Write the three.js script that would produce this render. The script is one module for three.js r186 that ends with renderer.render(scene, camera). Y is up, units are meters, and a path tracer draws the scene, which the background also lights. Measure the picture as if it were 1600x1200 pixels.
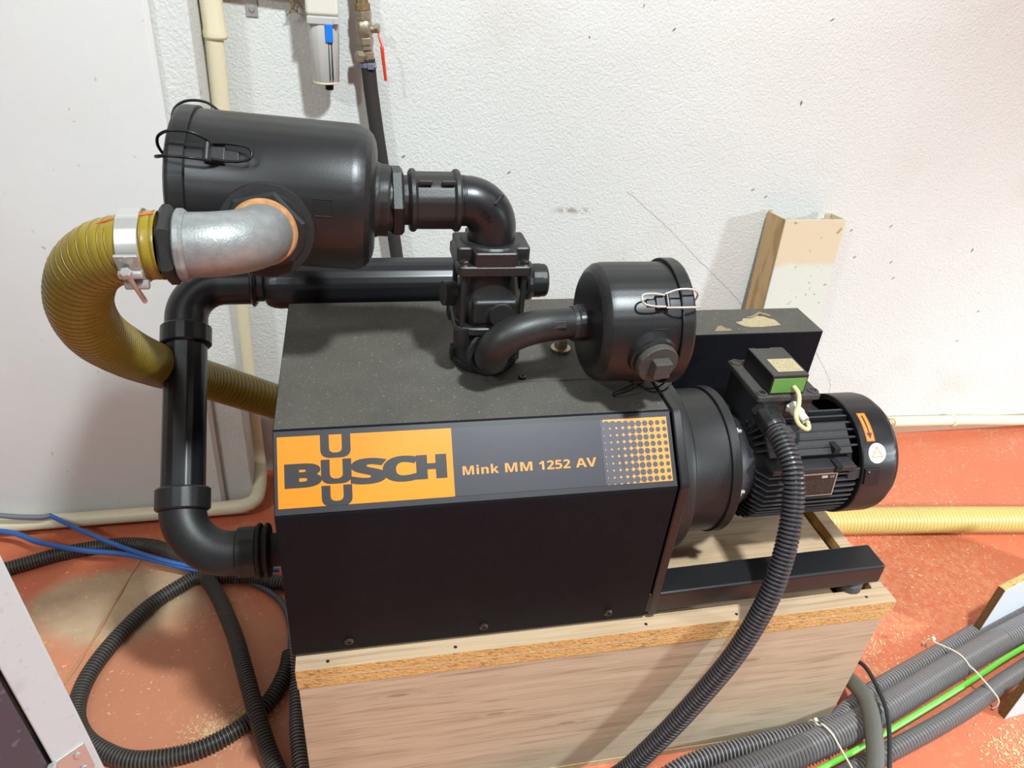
import * as THREE from 'three';
import { RoundedBoxGeometry } from 'three/addons/geometries/RoundedBoxGeometry.js';
import { mergeGeometries, toCreasedNormals } from 'three/addons/utils/BufferGeometryUtils.js';
import { RectAreaLightUniformsLib } from 'three/addons/lights/RectAreaLightUniformsLib.js';
import { FontLoader } from 'three/addons/loaders/FontLoader.js';
import { TextGeometry } from 'three/addons/geometries/TextGeometry.js';

// ------------------------------------------------------------------ camera, light, exposure
const scene = new THREE.Scene();
scene.background = new THREE.Color(0x202020);
const FLOOR = -0.438, WALL = -1.03, CEIL = 2.75;
const camera = new THREE.PerspectiveCamera(2 * Math.atan(600 / 1139.5) * 180 / Math.PI, 4 / 3, 0.02, 30);
camera.position.set(0.1292, 1.0640, 0.8129);
camera.quaternion.setFromRotationMatrix(new THREE.Matrix4().makeBasis(
  new THREE.Vector3(0.97834, 0.07647, 0.19236),
  new THREE.Vector3(0.04158, 0.83773, -0.54450),
  new THREE.Vector3(-0.20278, 0.54070, 0.81641)));
const renderer = new THREE.WebGLRenderer({ antialias: true });
renderer.toneMapping = THREE.LinearToneMapping;
renderer.toneMappingExposure = 0.93;
renderer.shadowMap.enabled = true;
RectAreaLightUniformsLib.init();
// the lamps of the room: [position, target, width, height, colour, intensity]
const LAMPS = [
  ['ceiling_lamp', [0.85, 2.62, 0.84], [0.6, 0, -0.2], 0.17, 0.17, [0.90, 1.0, 1.03], 1150],
  ['ceiling_lamp', [-1.63, 2.60, 1.70], [0.9, 0, -0.3], 0.16, 0.16, [0.90, 1.0, 1.03], 420],
  ['work_lamp', [5.2, 1.65, 2.35], [0.8, 0.0, -0.3], 0.36, 0.36, [0.86, 1.0, 1.07], 760],
];
const PANELS = [[-1.2, 2.6], [2.6, 3.2], [2.9, 0.6], [-1.0, 0.9]];
const PANEL_C = [0.88, 1.0, 1.06], PANEL_I = 2.0;
const RGB = (c) => new THREE.Color().setRGB(...c);

// ------------------------------------------------------------------ helpers
const V = (x, y, z) => new THREE.Vector3(x, y, z);
const A = (a) => V(a[0], a[1], a[2]);
const used = new Map();
function numbered(n) { const k = used.get(n) || 0; used.set(n, k + 1); return k ? n + '_' + String(k).padStart(3, '0') : n; }
function rng(seed) { let s = seed >>> 0; return () => { s = (s + 0x6D2B79F5) | 0; let t = Math.imul(s ^ (s >>> 15), 1 | s); t = (t + Math.imul(t ^ (t >>> 7), 61 | t)) ^ t; return ((t ^ (t >>> 14)) >>> 0) / 4294967296; }; }
function boxUV(g0) {                         // uv in metres, by the way each face points
  const g = g0.index ? g0.toNonIndexed() : g0;
  if (!g.attributes.normal) g.computeVertexNormals();
  const p = g.attributes.position, n = g.attributes.normal, uv = new Float32Array(p.count * 2);
  for (let i = 0; i < p.count; i += 3) {
    let nx = 0, ny = 0, nz = 0;
    for (let k = 0; k < 3; k++) { nx += Math.abs(n.getX(i + k)); ny += Math.abs(n.getY(i + k)); nz += Math.abs(n.getZ(i + k)); }
    for (let k = 0; k < 3; k++) {
      const x = p.getX(i + k), y = p.getY(i + k), z = p.getZ(i + k);
      let u, v;
      if (ny >= nx && ny >= nz) { u = x; v = -z; } else if (nz >= nx) { u = x; v = y; } else { u = z; v = y; }
      uv[(i + k) * 2] = u; uv[(i + k) * 2 + 1] = v;
    }
  }
  g.setAttribute('uv', new THREE.BufferAttribute(uv, 2));
  return g;
}
function clean(g) { const h = g.index ? g.toNonIndexed() : g; for (const k of Object.keys(h.attributes)) if (!['position', 'normal', 'uv'].includes(k)) h.deleteAttribute(k); return h; }
function merge(list) { return list.length === 1 ? list[0] : mergeGeometries(list.map((g) => { const h = clean(g); if (!h.attributes.uv) boxUV(h); return h; })); }
function mesh(name, geo, mat, parent, keepUV) {
  let g = Array.isArray(geo) ? merge(geo) : geo;
  if (!keepUV && (mat.map || mat.bumpMap || mat.roughnessMap)) g = boxUV(g);
  const m = new THREE.Mesh(g, mat); m.name = parent === scene ? numbered(name) : name;
  m.castShadow = m.receiveShadow = true; parent.add(m); return m;
}
function thing(name, label, category, pos = [0, 0, 0], group) {
  const o = new THREE.Group(); o.name = numbered(name); o.position.set(...pos); o.userData = { label, category };
  if (group) o.userData.group = group; scene.add(o); return o;
}
function tag(o, label, category, group) { o.userData.label = label; o.userData.category = category; if (group) o.userData.group = group; return o; }
function struct(name, geo, mat, parent = scene) { const m = mesh(name, geo, mat, parent); m.userData.kind = 'structure'; return m; }
const Q = new THREE.Quaternion();
function orient(g, pos, dir, roll = 0) {     // +Y of the geometry along dir, its origin at pos
  const d = A(dir).normalize();
  g.rotateY(roll);
  g.applyQuaternion(Q.setFromUnitVectors(V(0, 1, 0), d)); g.translate(pos[0], pos[1], pos[2]); return g;
}
function lathe(prof, pos, dir, seg = 48, crease = 0.5) {
  return orient(toCreasedNormals(new THREE.LatheGeometry(prof.map(([r, t]) => new THREE.Vector2(Math.max(r, 0), t)), seg), crease), pos, dir);
}
const cylP = (r, t0, t1, b = 0.001) => [[0, t0], [r - b, t0], [r, t0 + b], [r, t1 - b], [r - b, t1], [0, t1]];
const cyl = (r, pos, dir, t0, t1, b = 0.001, seg = 40) => lathe(cylP(r, t0, t1, b), pos, dir, seg);
const ringP = (ri, ro, t0, t1, b = 0.001) => [[ri, t0], [ro - b, t0], [ro, t0 + b], [ro, t1 - b], [ro - b, t1], [ri, t1], [ri, t0]];
function hex(af, pos, dir, t0, t1, roll = 0, b = 0.0025) {   // hexagon nut with chamfered corners, af = across flats
  const r = af / 2 / Math.cos(Math.PI / 6);
  const s = new THREE.Shape(); for (let i = 0; i < 6; i++) s[i ? 'lineTo' : 'moveTo'](Math.cos(i * Math.PI / 3) * (r - b), Math.sin(i * Math.PI / 3) * (r - b));
  const g = new THREE.ExtrudeGeometry(s, { depth: t1 - t0 - 2 * b, bevelEnabled: true, bevelThickness: b, bevelSize: b, bevelSegments: 1 });
  g.rotateX(-Math.PI / 2); g.translate(0, t0 + b, 0);
  return orient(g, pos, dir, roll);
}
const box = (x0, x1, y0, y1, z0, z1, r = 0.0015, seg = 2) => {
  const m = Math.min(x1 - x0, y1 - y0, z1 - z0) / 2.01, g = new RoundedBoxGeometry(x1 - x0, y1 - y0, z1 - z0, seg, Math.min(r, m));
  g.translate((x0 + x1) / 2, (y0 + y1) / 2, (z0 + z1) / 2); return g;
};
function poly(pts, depth, bevel = 0.0012, hole) {     // outline in x,y, thickness along +z
  const s = new THREE.Shape(pts.map(([x, y]) => new THREE.Vector2(x, y)));
  if (hole) s.holes.push(new THREE.Path(hole.map(([x, y]) => new THREE.Vector2(x, y))));
  const g = new THREE.ExtrudeGeometry(s, { depth: depth - 2 * bevel, bevelEnabled: bevel > 0, bevelThickness: bevel, bevelSize: bevel, bevelOffset: -bevel, bevelSegments: 1, curveSegments: 24 });
  g.translate(0, 0, bevel); return g;
}
const curve = (pts, t = 0.5) => new THREE.CatmullRomCurve3(pts.map(A), false, 'catmullrom', t);
// round tube swept along a curve; rad(s) gives the radius at arc length s
function sweep(c, rad, step, seg = 20, caps = true, flat) {
  const L = c.getLength(), n = Math.max(2, Math.round(L / step));
  c.arcLengthDivisions = Math.max(400, Math.min(4000, n)); c.updateArcLengths();
  const F = c.computeFrenetFrames(n, false), pos = [], nor = [], uv = [], idx = [];
  const P = []; for (let i = 0; i <= n; i++) P.push(c.getPointAt(i / n));
  for (let i = 0; i <= n; i++) {
    const s = L * i / n, r = rad(s, L), dr = (rad(Math.min(L, s + step * .5), L) - rad(Math.max(0, s - step * .5), L)) / step;
    for (let j = 0; j <= seg; j++) {
      const a = j / seg * Math.PI * 2, d = F.normals[i].clone().multiplyScalar(Math.cos(a)).addScaledVector(F.binormals[i], Math.sin(a));
      pos.push(P[i].x + d.x * r, P[i].y + d.y * r, P[i].z + d.z * r);
      const nn = d.addScaledVector(F.tangents[i], -dr).normalize(); nor.push(nn.x, nn.y, nn.z);
      uv.push(s, a * r);
    }
  }
  for (let i = 0; i < n; i++) for (let j = 0; j < seg; j++) { const a = i * (seg + 1) + j, b = a + seg + 1; idx.push(a, a + 1, b, b, a + 1, b + 1); }
  if (caps) for (const i of [0, n]) {
    const b = pos.length / 3, t = F.tangents[i], sg = i ? 1 : -1; pos.push(P[i].x, P[i].y, P[i].z); nor.push(t.x * sg, t.y * sg, t.z * sg); uv.push(0, 0);
    for (let j = 0; j <= seg; j++) { const k = (i * (seg + 1) + j) * 3; pos.push(pos[k], pos[k + 1], pos[k + 2]); nor.push(t.x * sg, t.y * sg, t.z * sg); uv.push(0, 0); }
    for (let j = 0; j < seg; j++) i ? idx.push(b, b + 1 + j, b + 2 + j) : idx.push(b, b + 2 + j, b + 1 + j);
  }
  const g = new THREE.BufferGeometry();
  g.setAttribute('position', new THREE.Float32BufferAttribute(pos, 3)); g.setAttribute('normal', new THREE.Float32BufferAttribute(nor, 3)); g.setAttribute('uv', new THREE.Float32BufferAttribute(uv, 2)); g.setIndex(idx);
  return g;
}
const tube = (pts, r, step = 0.008, seg = 14) => sweep(curve(pts), () => r, step, seg);
function corrugated(pts, r, pitch, amp, seg = 22, sharp = 0.35) {   // ribbed conduit: dusty crests, shade of the grooves painted into the vertex colours
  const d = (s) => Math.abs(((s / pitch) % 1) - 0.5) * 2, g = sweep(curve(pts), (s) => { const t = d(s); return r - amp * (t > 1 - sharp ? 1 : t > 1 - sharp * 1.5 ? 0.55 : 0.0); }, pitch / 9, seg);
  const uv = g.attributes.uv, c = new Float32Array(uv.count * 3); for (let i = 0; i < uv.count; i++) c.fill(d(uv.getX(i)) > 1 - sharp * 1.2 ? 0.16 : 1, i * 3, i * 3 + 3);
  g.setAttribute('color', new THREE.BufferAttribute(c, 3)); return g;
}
function arcElbow(c, from, to, R, n = 14) {           // centre line of a bend: starts at c going along `from`, ends going along `to`
  const f = A(from).normalize(), t = A(to).normalize(), o = A(c).addScaledVector(t, R), pts = [];
  for (let i = 0; i <= n; i++) { const a = i / n * Math.PI / 2; pts.push(o.clone().addScaledVector(t, -R * Math.cos(a)).addScaledVector(f, R * Math.sin(a)).toArray()); }
  return pts;
}
function frameAt(o, e1, e3) {                        // matrix with x = e1 (along), z = e3 (outward)
  const x = A(e1).normalize(), z = A(e3).normalize(), y = z.clone().cross(x).normalize(); z.copy(x.clone().cross(y));
  return new THREE.Matrix4().makeBasis(x, y, z).setPosition(o[0], o[1], o[2]);
}

// ------------------------------------------------------------------ procedural textures
function hash(x, y, s) { let h = Math.imul(x, 374761393) ^ Math.imul(y, 668265263) ^ Math.imul(s, 1274126177); h = Math.imul(h ^ (h >>> 13), 1274126177); return ((h ^ (h >>> 16)) >>> 0) / 4294967296; }
function vnoise(x, y, px, py, s) {                   // value noise, periodic in px, py cells
  const xi = Math.floor(x), yi = Math.floor(y), fx = x - xi, fy = y - yi, u = fx * fx * (3 - 2 * fx), v = fy * fy * (3 - 2 * fy);
  const w = (a, m) => ((a % m) + m) % m, x0 = w(xi, px), x1 = w(xi + 1, px), y0 = w(yi, py), y1 = w(yi + 1, py);
  return (hash(x0, y0, s) * (1 - u) + hash(x1, y0, s) * u) * (1 - v) + (hash(x0, y1, s) * (1 - u) + hash(x1, y1, s) * u) * v;
}
function fbm(u, v, cx, cy, s, oct = 4) { let a = 0, w = 0.5, t = 0; for (let i = 0; i < oct; i++) { a += w * vnoise(u * cx, v * cy, cx, cy, s + i); t += w; w *= 0.5; cx *= 2; cy *= 2; } return a / t; }
const clamp = (x, a = 0, b = 1) => Math.min(b, Math.max(a, x));
const mixc = (a, b, t) => [a[0] + (b[0] - a[0]) * t, a[1] + (b[1] - a[1]) * t, a[2] + (b[2] - a[2]) * t];
function tex(w, h, fn, sizeU, sizeV, srgb = true) {   // fn(u, v) -> grey or [r, g, b] 0..255; size in metres
  const d = new Uint8Array(w * h * 4);
  for (let y = 0; y < h; y++) for (let x = 0; x < w; x++) {
    let c = fn(x / w, y / h); if (typeof c === 'number') c = [c, c, c]; const i = (y * w + x) * 4;
    d[i] = clamp(c[0], 0, 255); d[i + 1] = clamp(c[1], 0, 255); d[i + 2] = clamp(c[2], 0, 255); d[i + 3] = 255;
  }
  const t = new THREE.DataTexture(d, w, h); t.wrapS = t.wrapT = THREE.RepeatWrapping; t.magFilter = THREE.LinearFilter; t.minFilter = THREE.LinearMipmapLinearFilter; t.generateMipmaps = true; t.anisotropy = 8;
  t.repeat.set(1 / sizeU, 1 / sizeV); if (srgb) t.colorSpace = THREE.SRGBColorSpace; t.needsUpdate = true; return t;
}
const std = (o) => new THREE.MeshStandardMaterial(o);

// rough white plaster of the back wall
const plasterBump = tex(1024, 1024, (u, v) => 255 * (0.65 * fbm(u, v, 310, 310, 11, 1) + 0.25 * fbm(u, v, 160, 160, 5, 1) + 0.1 * fbm(u, v, 8, 8, 7, 3)), 1.1, 1.1, false);
const wallSpecks = (() => { const r = rng(77), a = []; for (let i = 0; i < 26; i++) a.push([r(), r(), 0.0012 + 0.0022 * r(), r() * 3, 0.25 + 0.6 * r()]); return a; })();
function specks(u, v, list, k) { let m = 0; for (const [x, y, s, a, w] of list) { let dx = (u - x) * k, dy = (v - y) * k; if (Math.abs(dx) > 0.03 || Math.abs(dy) > 0.03) continue; const p = dx * Math.cos(a) + dy * Math.sin(a), q = -dx * Math.sin(a) + dy * Math.cos(a); if ((p / 2.2) ** 2 + q * q < s * s) m = Math.max(m, w); } return m; }
const crackA = [[0.859, 0.453], [0.905, 0.42], [0.968, 0.372], [1.03, 0.325], [1.099, 0.265], [1.215, 0.171], [1.298, 0.098]], crackB = [[1.60, -0.06], [1.628, -0.101], [1.677, -0.159], [1.70, -0.19], [1.718, -0.226], [1.72, -0.27]];
const marks = [[1.328, 0.9], [1.231, 0.463], [1.276, 0.443], [1.632, 0.257], [1.589, 0.344], [1.72, 0.357], [1.768, 0.239], [2.18, 0.057], [2.15, -0.057], [1.798, 0.184], [0.256, 0.535], [0.527, 0.5]];
function nearLine(x, y, pts) { let m = 9; for (let i = 1; i < pts.length; i++) { const [x0, y0] = pts[i - 1], [x1, y1] = pts[i], dx = x1 - x0, dy = y1 - y0, t = clamp(((x - x0) * dx + (y - y0) * dy) / (dx * dx + dy * dy)); m = Math.min(m, Math.hypot(x - x0 - t * dx, y - y0 - t * dy)); } return m; }
const plasterMap = tex(2048, 2048, (u, v) => {
  const n = fbm(u, v, 6, 6, 31, 5), x = u * 2.2, y = v > 0.6 ? v * 2.2 - 2.2 : v * 2.2;
  let c = mixc([207, 207, 203], [216, 217, 213], n); c = mixc(c, [195, 190, 180], clamp((fbm(u, v, 9, 9, 90, 4) - 0.62) * 3) * 0.5);
  let d = specks(u, v, wallSpecks, 2.2);
  if (x > 0.5 && x < 2.2) {
    const w = 0.004 * (fbm(u, v, 90, 90, 8, 3) - 0.5), a = Math.min(nearLine(x + w, y + w, crackA), nearLine(x + w, y - w, crackB)); d = Math.max(d, clamp(1 - a / 0.0017) * 0.5);
    d = Math.max(d, clamp(1 - Math.hypot((x - 0.712) / 0.07, (y - 0.400) / 0.012)) * clamp((fbm(u, v, 220, 260, 51, 2) - 0.42) * 5) * 0.6);
  }
  for (const [mx, my] of marks) { const p = (x - mx) * 0.8 + (y - my) * 0.6, q = (y - my) * 0.8 - (x - mx) * 0.6; if ((p / 0.006) ** 2 + (q / 0.0024) ** 2 < 1) d = Math.max(d, 0.65); }
  return mixc(c, [104, 92, 78], d);
}, 2.2, 2.2);
const M = {};
M.plaster = std({ map: plasterMap, bumpMap: plasterBump, bumpScale: 0.0014, roughness: 0.92 });
const smoothSpecks = (() => { const r = rng(5), a = []; for (let i = 0; i < 90; i++) a.push([r(), r(), 0.0008 + 0.0016 * r(), r() * 3, 0.2 + 0.4 * r()]); return a; })();
M.smoothWall = std({ map: tex(1024, 1024, (u, v) => mixc(mixc([216, 215, 212], [224, 223, 221], fbm(u, v, 5, 5, 61, 5)), [150, 146, 140], specks(u, v, smoothSpecks, 1.3)), 1.3, 1.3), bumpMap: tex(512, 512, (u, v) => 128 + 60 * (fbm(u, v, 14, 14, 8, 4) - 0.5) - 110 * specks(u, v, smoothSpecks, 1.3), 1.3, 1.3, false), bumpScale: 0.002, roughness: 0.75 });
M.ceiling = std({ color: 0x8a8986, roughness: 0.9 });
M.roomWall = std({ color: 0x96938d, roughness: 0.9 });
// painted floor with worn, dusty patches; uv in metres, one tile of 4 m
M.floor = std({
  map: tex(2048, 2048, (u, v) => {
    const x = u * 4, z = -v * 4;             // v runs towards the back wall
    const a = fbm(u, v, 10, 10, 3, 6), b = fbm(u, v, 36, 36, 21, 4), f = fbm(u, v, 420, 420, 9, 2), w = fbm(u, v, 14, 14, 71, 5);
    let c = mixc([202, 104, 72], [212, 120, 84], a);
    c = mixc(c, [192, 124, 94], clamp((b - 0.47) * 2.2) * 0.45);
    const px = x > 2.6 ? x - 4 : x, pz = z < -3 ? z + 4 : z;      // worn-through screed left of the pump, dusty paint around it
    const d1 = Math.hypot((px + 0.48) / 0.27, (pz + 0.56) / 0.15) + (w - 0.5) * 1.3, d2 = Math.hypot((px + 0.3) / 0.42, (pz + 0.3) / 0.34) + (w - 0.5) * 1.4;
    c = mixc(c, [205, 150, 116], clamp((1.2 - d2) * 2) * 0.6);
    c = mixc(c, mixc([168, 146, 114], [202, 180, 148], fbm(u, v, 60, 90, 5, 4)), clamp((1.0 - d1) * 3.5) * 0.9);
    const d3 = Math.hypot((px - 1.62) / 0.5, (pz + 0.42) / 0.4) + (w - 0.5) * 1.2;   // fine sawdust lying right of the crate
    c = mixc(c, [232, 176, 124], clamp((1.15 - d3) * 1.6) * clamp((f - 0.22) * 1.6) * 0.42);
    c = mixc(c, [226, 182, 138], clamp((f - 0.62) * 5) * clamp((b - 0.40) * 3) * 0.4);
    return c;
  }, 4, 4),
  bumpMap: tex(1024, 1024, (u, v) => 255 * (0.6 * fbm(u, v, 40, 40, 2, 4) + 0.4 * fbm(u, v, 260, 260, 6, 2)), 2, 2, false), bumpScale: 0.0018, roughness: 0.62,
});
M.cement = std({ map: tex(256, 256, (u, v) => mixc([170, 150, 122], [196, 180, 152], fbm(u, v, 16, 16, 3, 4)), 0.4, 0.4), roughness: 0.9 });
// black powder coat and plastics
const peel = tex(512, 512, (u, v) => 255 * fbm(u, v, 90, 90, 15, 2), 0.12, 0.12, false);
const dustFleck = (base, fleck, dens, s, sz) => tex(512, 512, (u, v) => { const n = fbm(u, v, 7, 7, s, 4), f = fbm(u, v, 170, 170, s + 3, 1); let c = mixc([base[0] * 0.92, base[1] * 0.92, base[2] * 0.92], [base[0] * 1.08, base[1] * 1.08, base[2] * 1.08], n); return mixc(c, fleck, f > dens ? clamp((f - dens) * 9) * 0.6 : 0); }, sz, sz);
M.hood = new THREE.MeshPhysicalMaterial({ map: dustFleck([22, 22, 26], [110, 105, 98], 0.94, 8, 0.3), bumpMap: peel, bumpScale: 0.00015, roughness: 0.5, specularIntensity: 0.16 });
M.hoodSheen = std({ map: dustFleck([40, 40, 43], [110, 105, 98], 0.94, 9, 0.3), roughness: 0.42 });  // hood paint lightened: the sheen of the sloping face is put into the colour
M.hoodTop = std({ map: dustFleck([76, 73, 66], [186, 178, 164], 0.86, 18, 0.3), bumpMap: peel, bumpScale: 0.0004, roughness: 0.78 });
M.black = std({ map: dustFleck([26, 26, 27], [110, 104, 96], 0.94, 28, 0.25), bumpMap: peel, bumpScale: 0.00005, roughness: 0.38 });
M.castBlack = std({ map: dustFleck([31, 31, 31], [116, 108, 98], 0.92, 38, 0.25), bumpMap: peel, bumpScale: 0.00012, roughness: 0.46 });
M.dustyBlack = std({ map: dustFleck([60, 57, 53], [150, 140, 124], 0.86, 48, 0.25), roughness: 0.75 });
M.pipeBlack = std({ color: 0x17181b, roughness: 0.33 });
M.dark = std({ color: 0x0b0b0c, roughness: 0.8 });
M.rubberPale = std({ color: 0x4a4a4a, roughness: 0.7 });
M.rubber = std({ color: 0x232323, roughness: 0.7 });
M.motor = std({ map: dustFleck([44, 44, 46], [130, 122, 110], 0.91, 58, 0.2), roughness: 0.46 });
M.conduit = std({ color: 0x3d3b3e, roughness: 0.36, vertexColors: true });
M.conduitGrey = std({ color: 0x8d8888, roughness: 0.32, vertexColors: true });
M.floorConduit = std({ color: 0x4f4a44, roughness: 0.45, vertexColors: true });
M.wire = std({ color: 0x2b2a29, metalness: 0.8, roughness: 0.35 });
M.wireBright = std({ color: 0xcfccc4, metalness: 0.5, roughness: 0.3 });
M.galv = std({ map: tex(512, 512, (u, v) => mixc(mixc([128, 130, 129], [152, 155, 154], fbm(u, v, 24, 24, 5, 4)), [168, 140, 104], clamp((fbm(u, v, 5, 5, 66, 4) - 0.6) * 4) * 0.5), 0.2, 0.2), bumpMap: tex(256, 256, (u, v) => 255 * fbm(u, v, 60, 60, 2, 3), 0.12, 0.12, false), bumpScale: 0.0003, metalness: 0.45, roughness: 0.45 });
M.steel = std({ color: 0xc2c0bc, metalness: 0.6, roughness: 0.3 });
M.screw = std({ color: 0x4a4846, metalness: 0.8, roughness: 0.35 });
M.rust = std({ map: tex(128, 128, (u, v) => mixc([150, 104, 62], [190, 140, 92], fbm(u, v, 12, 12, 9, 3)), 0.08, 0.08), roughness: 0.85 });
M.hemp = std({ map: tex(128, 128, (u, v) => mixc([96, 78, 52], [150, 124, 84], fbm(u, v, 40, 8, 9, 3)), 0.05, 0.05), roughness: 0.9 });
M.brass = std({ map: tex(256, 256, (u, v) => mixc([150, 138, 116], [186, 176, 156], fbm(u, v, 20, 20, 14, 4)), 0.08, 0.08), metalness: 0.7, roughness: 0.4 });
M.hose = new THREE.MeshPhysicalMaterial({ color: 0x9c8628, roughness: 0.3, transmission: 0.25, thickness: 0, ior: 1.45 });
M.hoseRib = std({ color: 0x75601a, roughness: 0.4 });
M.hosePaleRib = std({ color: 0xcdb263, roughness: 0.45 });
M.hosePale = new THREE.MeshPhysicalMaterial({ color: 0xe2cb7c, roughness: 0.4, transmission: 0.2, thickness: 0 });
M.redStripe = std({ color: 0xb4522c, roughness: 0.5 });
M.cream = std({ color: 0xe3d8b9, roughness: 0.42 });
M.white = std({ map: tex(512, 512, (u, v) => mixc([190, 199, 201], [172, 178, 180], clamp((fbm(u, v, 12, 12, 23, 4) - 0.62) * 6) * 0.6 + (fbm(u, v, 90, 90, 3, 1) > 0.93 ? 0.6 : 0)), 0.4, 0.4), roughness: 0.35 });
M.slate = std({ map: tex(512, 512, (u, v) => mixc([66, 65, 76], [120, 119, 128], fbm(u, v, 60, 60, 3, 2) > 0.84 ? 0.5 : 0), 0.5, 0.5), roughness: 0.5 });
M.blue = std({ color: 0x2f63a8, roughness: 0.35 });
M.blueGrey = std({ color: 0x6c7278, roughness: 0.4 });
M.slateCable = std({ color: 0x4d565f, roughness: 0.45 });
M.green = std({ color: 0x6fd34a, roughness: 0.35 });
M.greenFace = std({ color: 0x5c9247, roughness: 0.4 });
M.greyCable = std({ map: dustFleck([92, 90, 82], [130, 126, 112], 0.9, 71, 0.2), roughness: 0.65 });
M.tie = std({ color: 0xe6dfcc, roughness: 0.4 });
M.beigeCable = std({ color: 0xcdbb8c, roughness: 0.4 });
M.gland = std({ color: 0xdad5c4, roughness: 0.4 });
M.red = std({ color: 0xd23a1f, roughness: 0.35 });
M.regBody = std({ color: 0xd8d4c8, roughness: 0.4 });
M.regBowl = std({ color: 0xb9b8b3, roughness: 0.35 });
M.regBlue = std({ color: 0x1f78dc, roughness: 0.35 });
M.hoseBlack = std({ map: dustFleck([44, 40, 37], [96, 86, 74], 0.88, 81, 0.2), roughness: 0.75 });
// wood-print laminate, grain along x, and raw chipboard
const grain = (dark, light, s) => (u, v) => { const w = v + 0.05 * (fbm(u, v, 3, 4, s, 3) - 0.5), g = fbm(u, w, 3, 60, s + 1, 5), l = fbm(u, w, 5, 150, s + 2, 2), k = fbm(u, w, 4, 26, s + 9, 3); let c = mixc(dark, light, clamp(0.15 + g * 1.1)); c = mixc(c, [dark[0] * 0.72, dark[1] * 0.7, dark[2] * 0.66], clamp((l - 0.66) * 4) * 0.5 + clamp((k - 0.66) * 5) * 0.35); return c; };
const knots = [[0.353, 0.235], [0.498, 0.172], [0.86, 0.30], [0.17, 0.33]];
M.laminate = std({ map: tex(2048, 1024, (u, v) => {
  const x = u * 1.2, y = v * 0.6; let dy = 0, kd = 0;
  for (const [kx, ky] of knots) { const a = (x - kx) / 0.055, b = (y - ky) / 0.012, q = a * a + b * b; dy += (y > ky ? 1 : -1) * 0.010 * Math.exp(-q * 0.35); kd = Math.max(kd, Math.exp(-q * 2.2) * (0.5 + 0.5 * Math.sin(Math.sqrt(q) * 9))); }
  const w = v + dy + 0.03 * (fbm(u, v, 4, 3, 101, 3) - 0.5), g = fbm(u, w, 4, 40, 102, 5), l = fbm(u, w, 14, 230, 103, 2), k = fbm(u, w, 8, 70, 110, 3), b = fbm(u, v, 5, 5, 115, 3);
  let c = mixc([166, 147, 121], [200, 183, 157], clamp(0.1 + g * 0.8 + b * 0.3)); c = mixc(c, [124, 106, 84], clamp((l - 0.58) * 4) * 0.36 + clamp((k - 0.64) * 6) * 0.24 + kd * 0.55); return c;
}, 1.2, 0.6), roughness: 0.55 });
M.deckLam = std({ map: tex(1024, 1024, grain([172, 143, 113], [194, 167, 136], 131), 0.9, 0.3), roughness: 0.55 });
M.chip = std({ map: tex(512, 512, (u, v) => { const a = fbm(u, v, 70, 110, 6, 2), b = fbm(u, v, 30, 60, 16, 2); let c = mixc([186, 142, 82], [226, 188, 122], a); return mixc(c, [130, 92, 48], clamp((0.36 - b) * 6) * 0.5); }, 0.3, 0.2), bumpMap: tex(256, 256, (u, v) => 255 * fbm(u, v, 50, 80, 6, 2), 0.2, 0.15, false), bumpScale: 0.0012, roughness: 0.9 });
M.chipShaded = std({ map: tex(256, 256, (u, v) => mixc([86, 62, 32], [124, 92, 50], fbm(u, v, 40, 40, 4, 3)), 0.15, 0.15), roughness: 0.9 });  // chipboard of the offcut ends, their shade put into the colour
M.chipPale = std({ map: tex(512, 256, (u, v) => mixc([176, 152, 112], [206, 182, 140], fbm(u, v, 50, 50, 4, 3)), 0.3, 0.15), roughness: 0.9 });
M.melamine = std({ color: 0xe2e4ea, roughness: 0.35 });
M.channel = std({ map: tex(512, 512, (u, v) => { const e = 0.705 + 0.06 * (fbm(u, v, 6, 2, 4, 4) - 0.5), t = clamp((v - e) * 60); let c = mixc([203, 206, 196], [206, 191, 162], t); return mixc(c, [120, 96, 60], (fbm(u, v, 40, 70, 8, 2) > 0.86 ? 0.5 : 0)); }, 0.6, 1.0), roughness: 0.5 });
M.channelShaded = std({ map: tex(256, 256, (u, v) => mixc([190, 160, 116], [150, 116, 72], clamp((fbm(u, v, 14, 3, 4, 4) - 0.45) * 3)), 0.3, 0.3), roughness: 0.7 });  // channel sheet made browner: shade of the left flange painted in
M.paper = std({ map: tex(256, 256, (u, v) => mixc([150, 136, 104], [176, 162, 128], fbm(u, v, 20, 20, 4, 4)), 0.08, 0.08), roughness: 0.9 });
M.crumb = std({ map: tex(128, 128, (u, v) => mixc([120, 104, 84], [160, 140, 112], fbm(u, v, 20, 20, 14, 4)), 0.05, 0.05), roughness: 0.9 });

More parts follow.
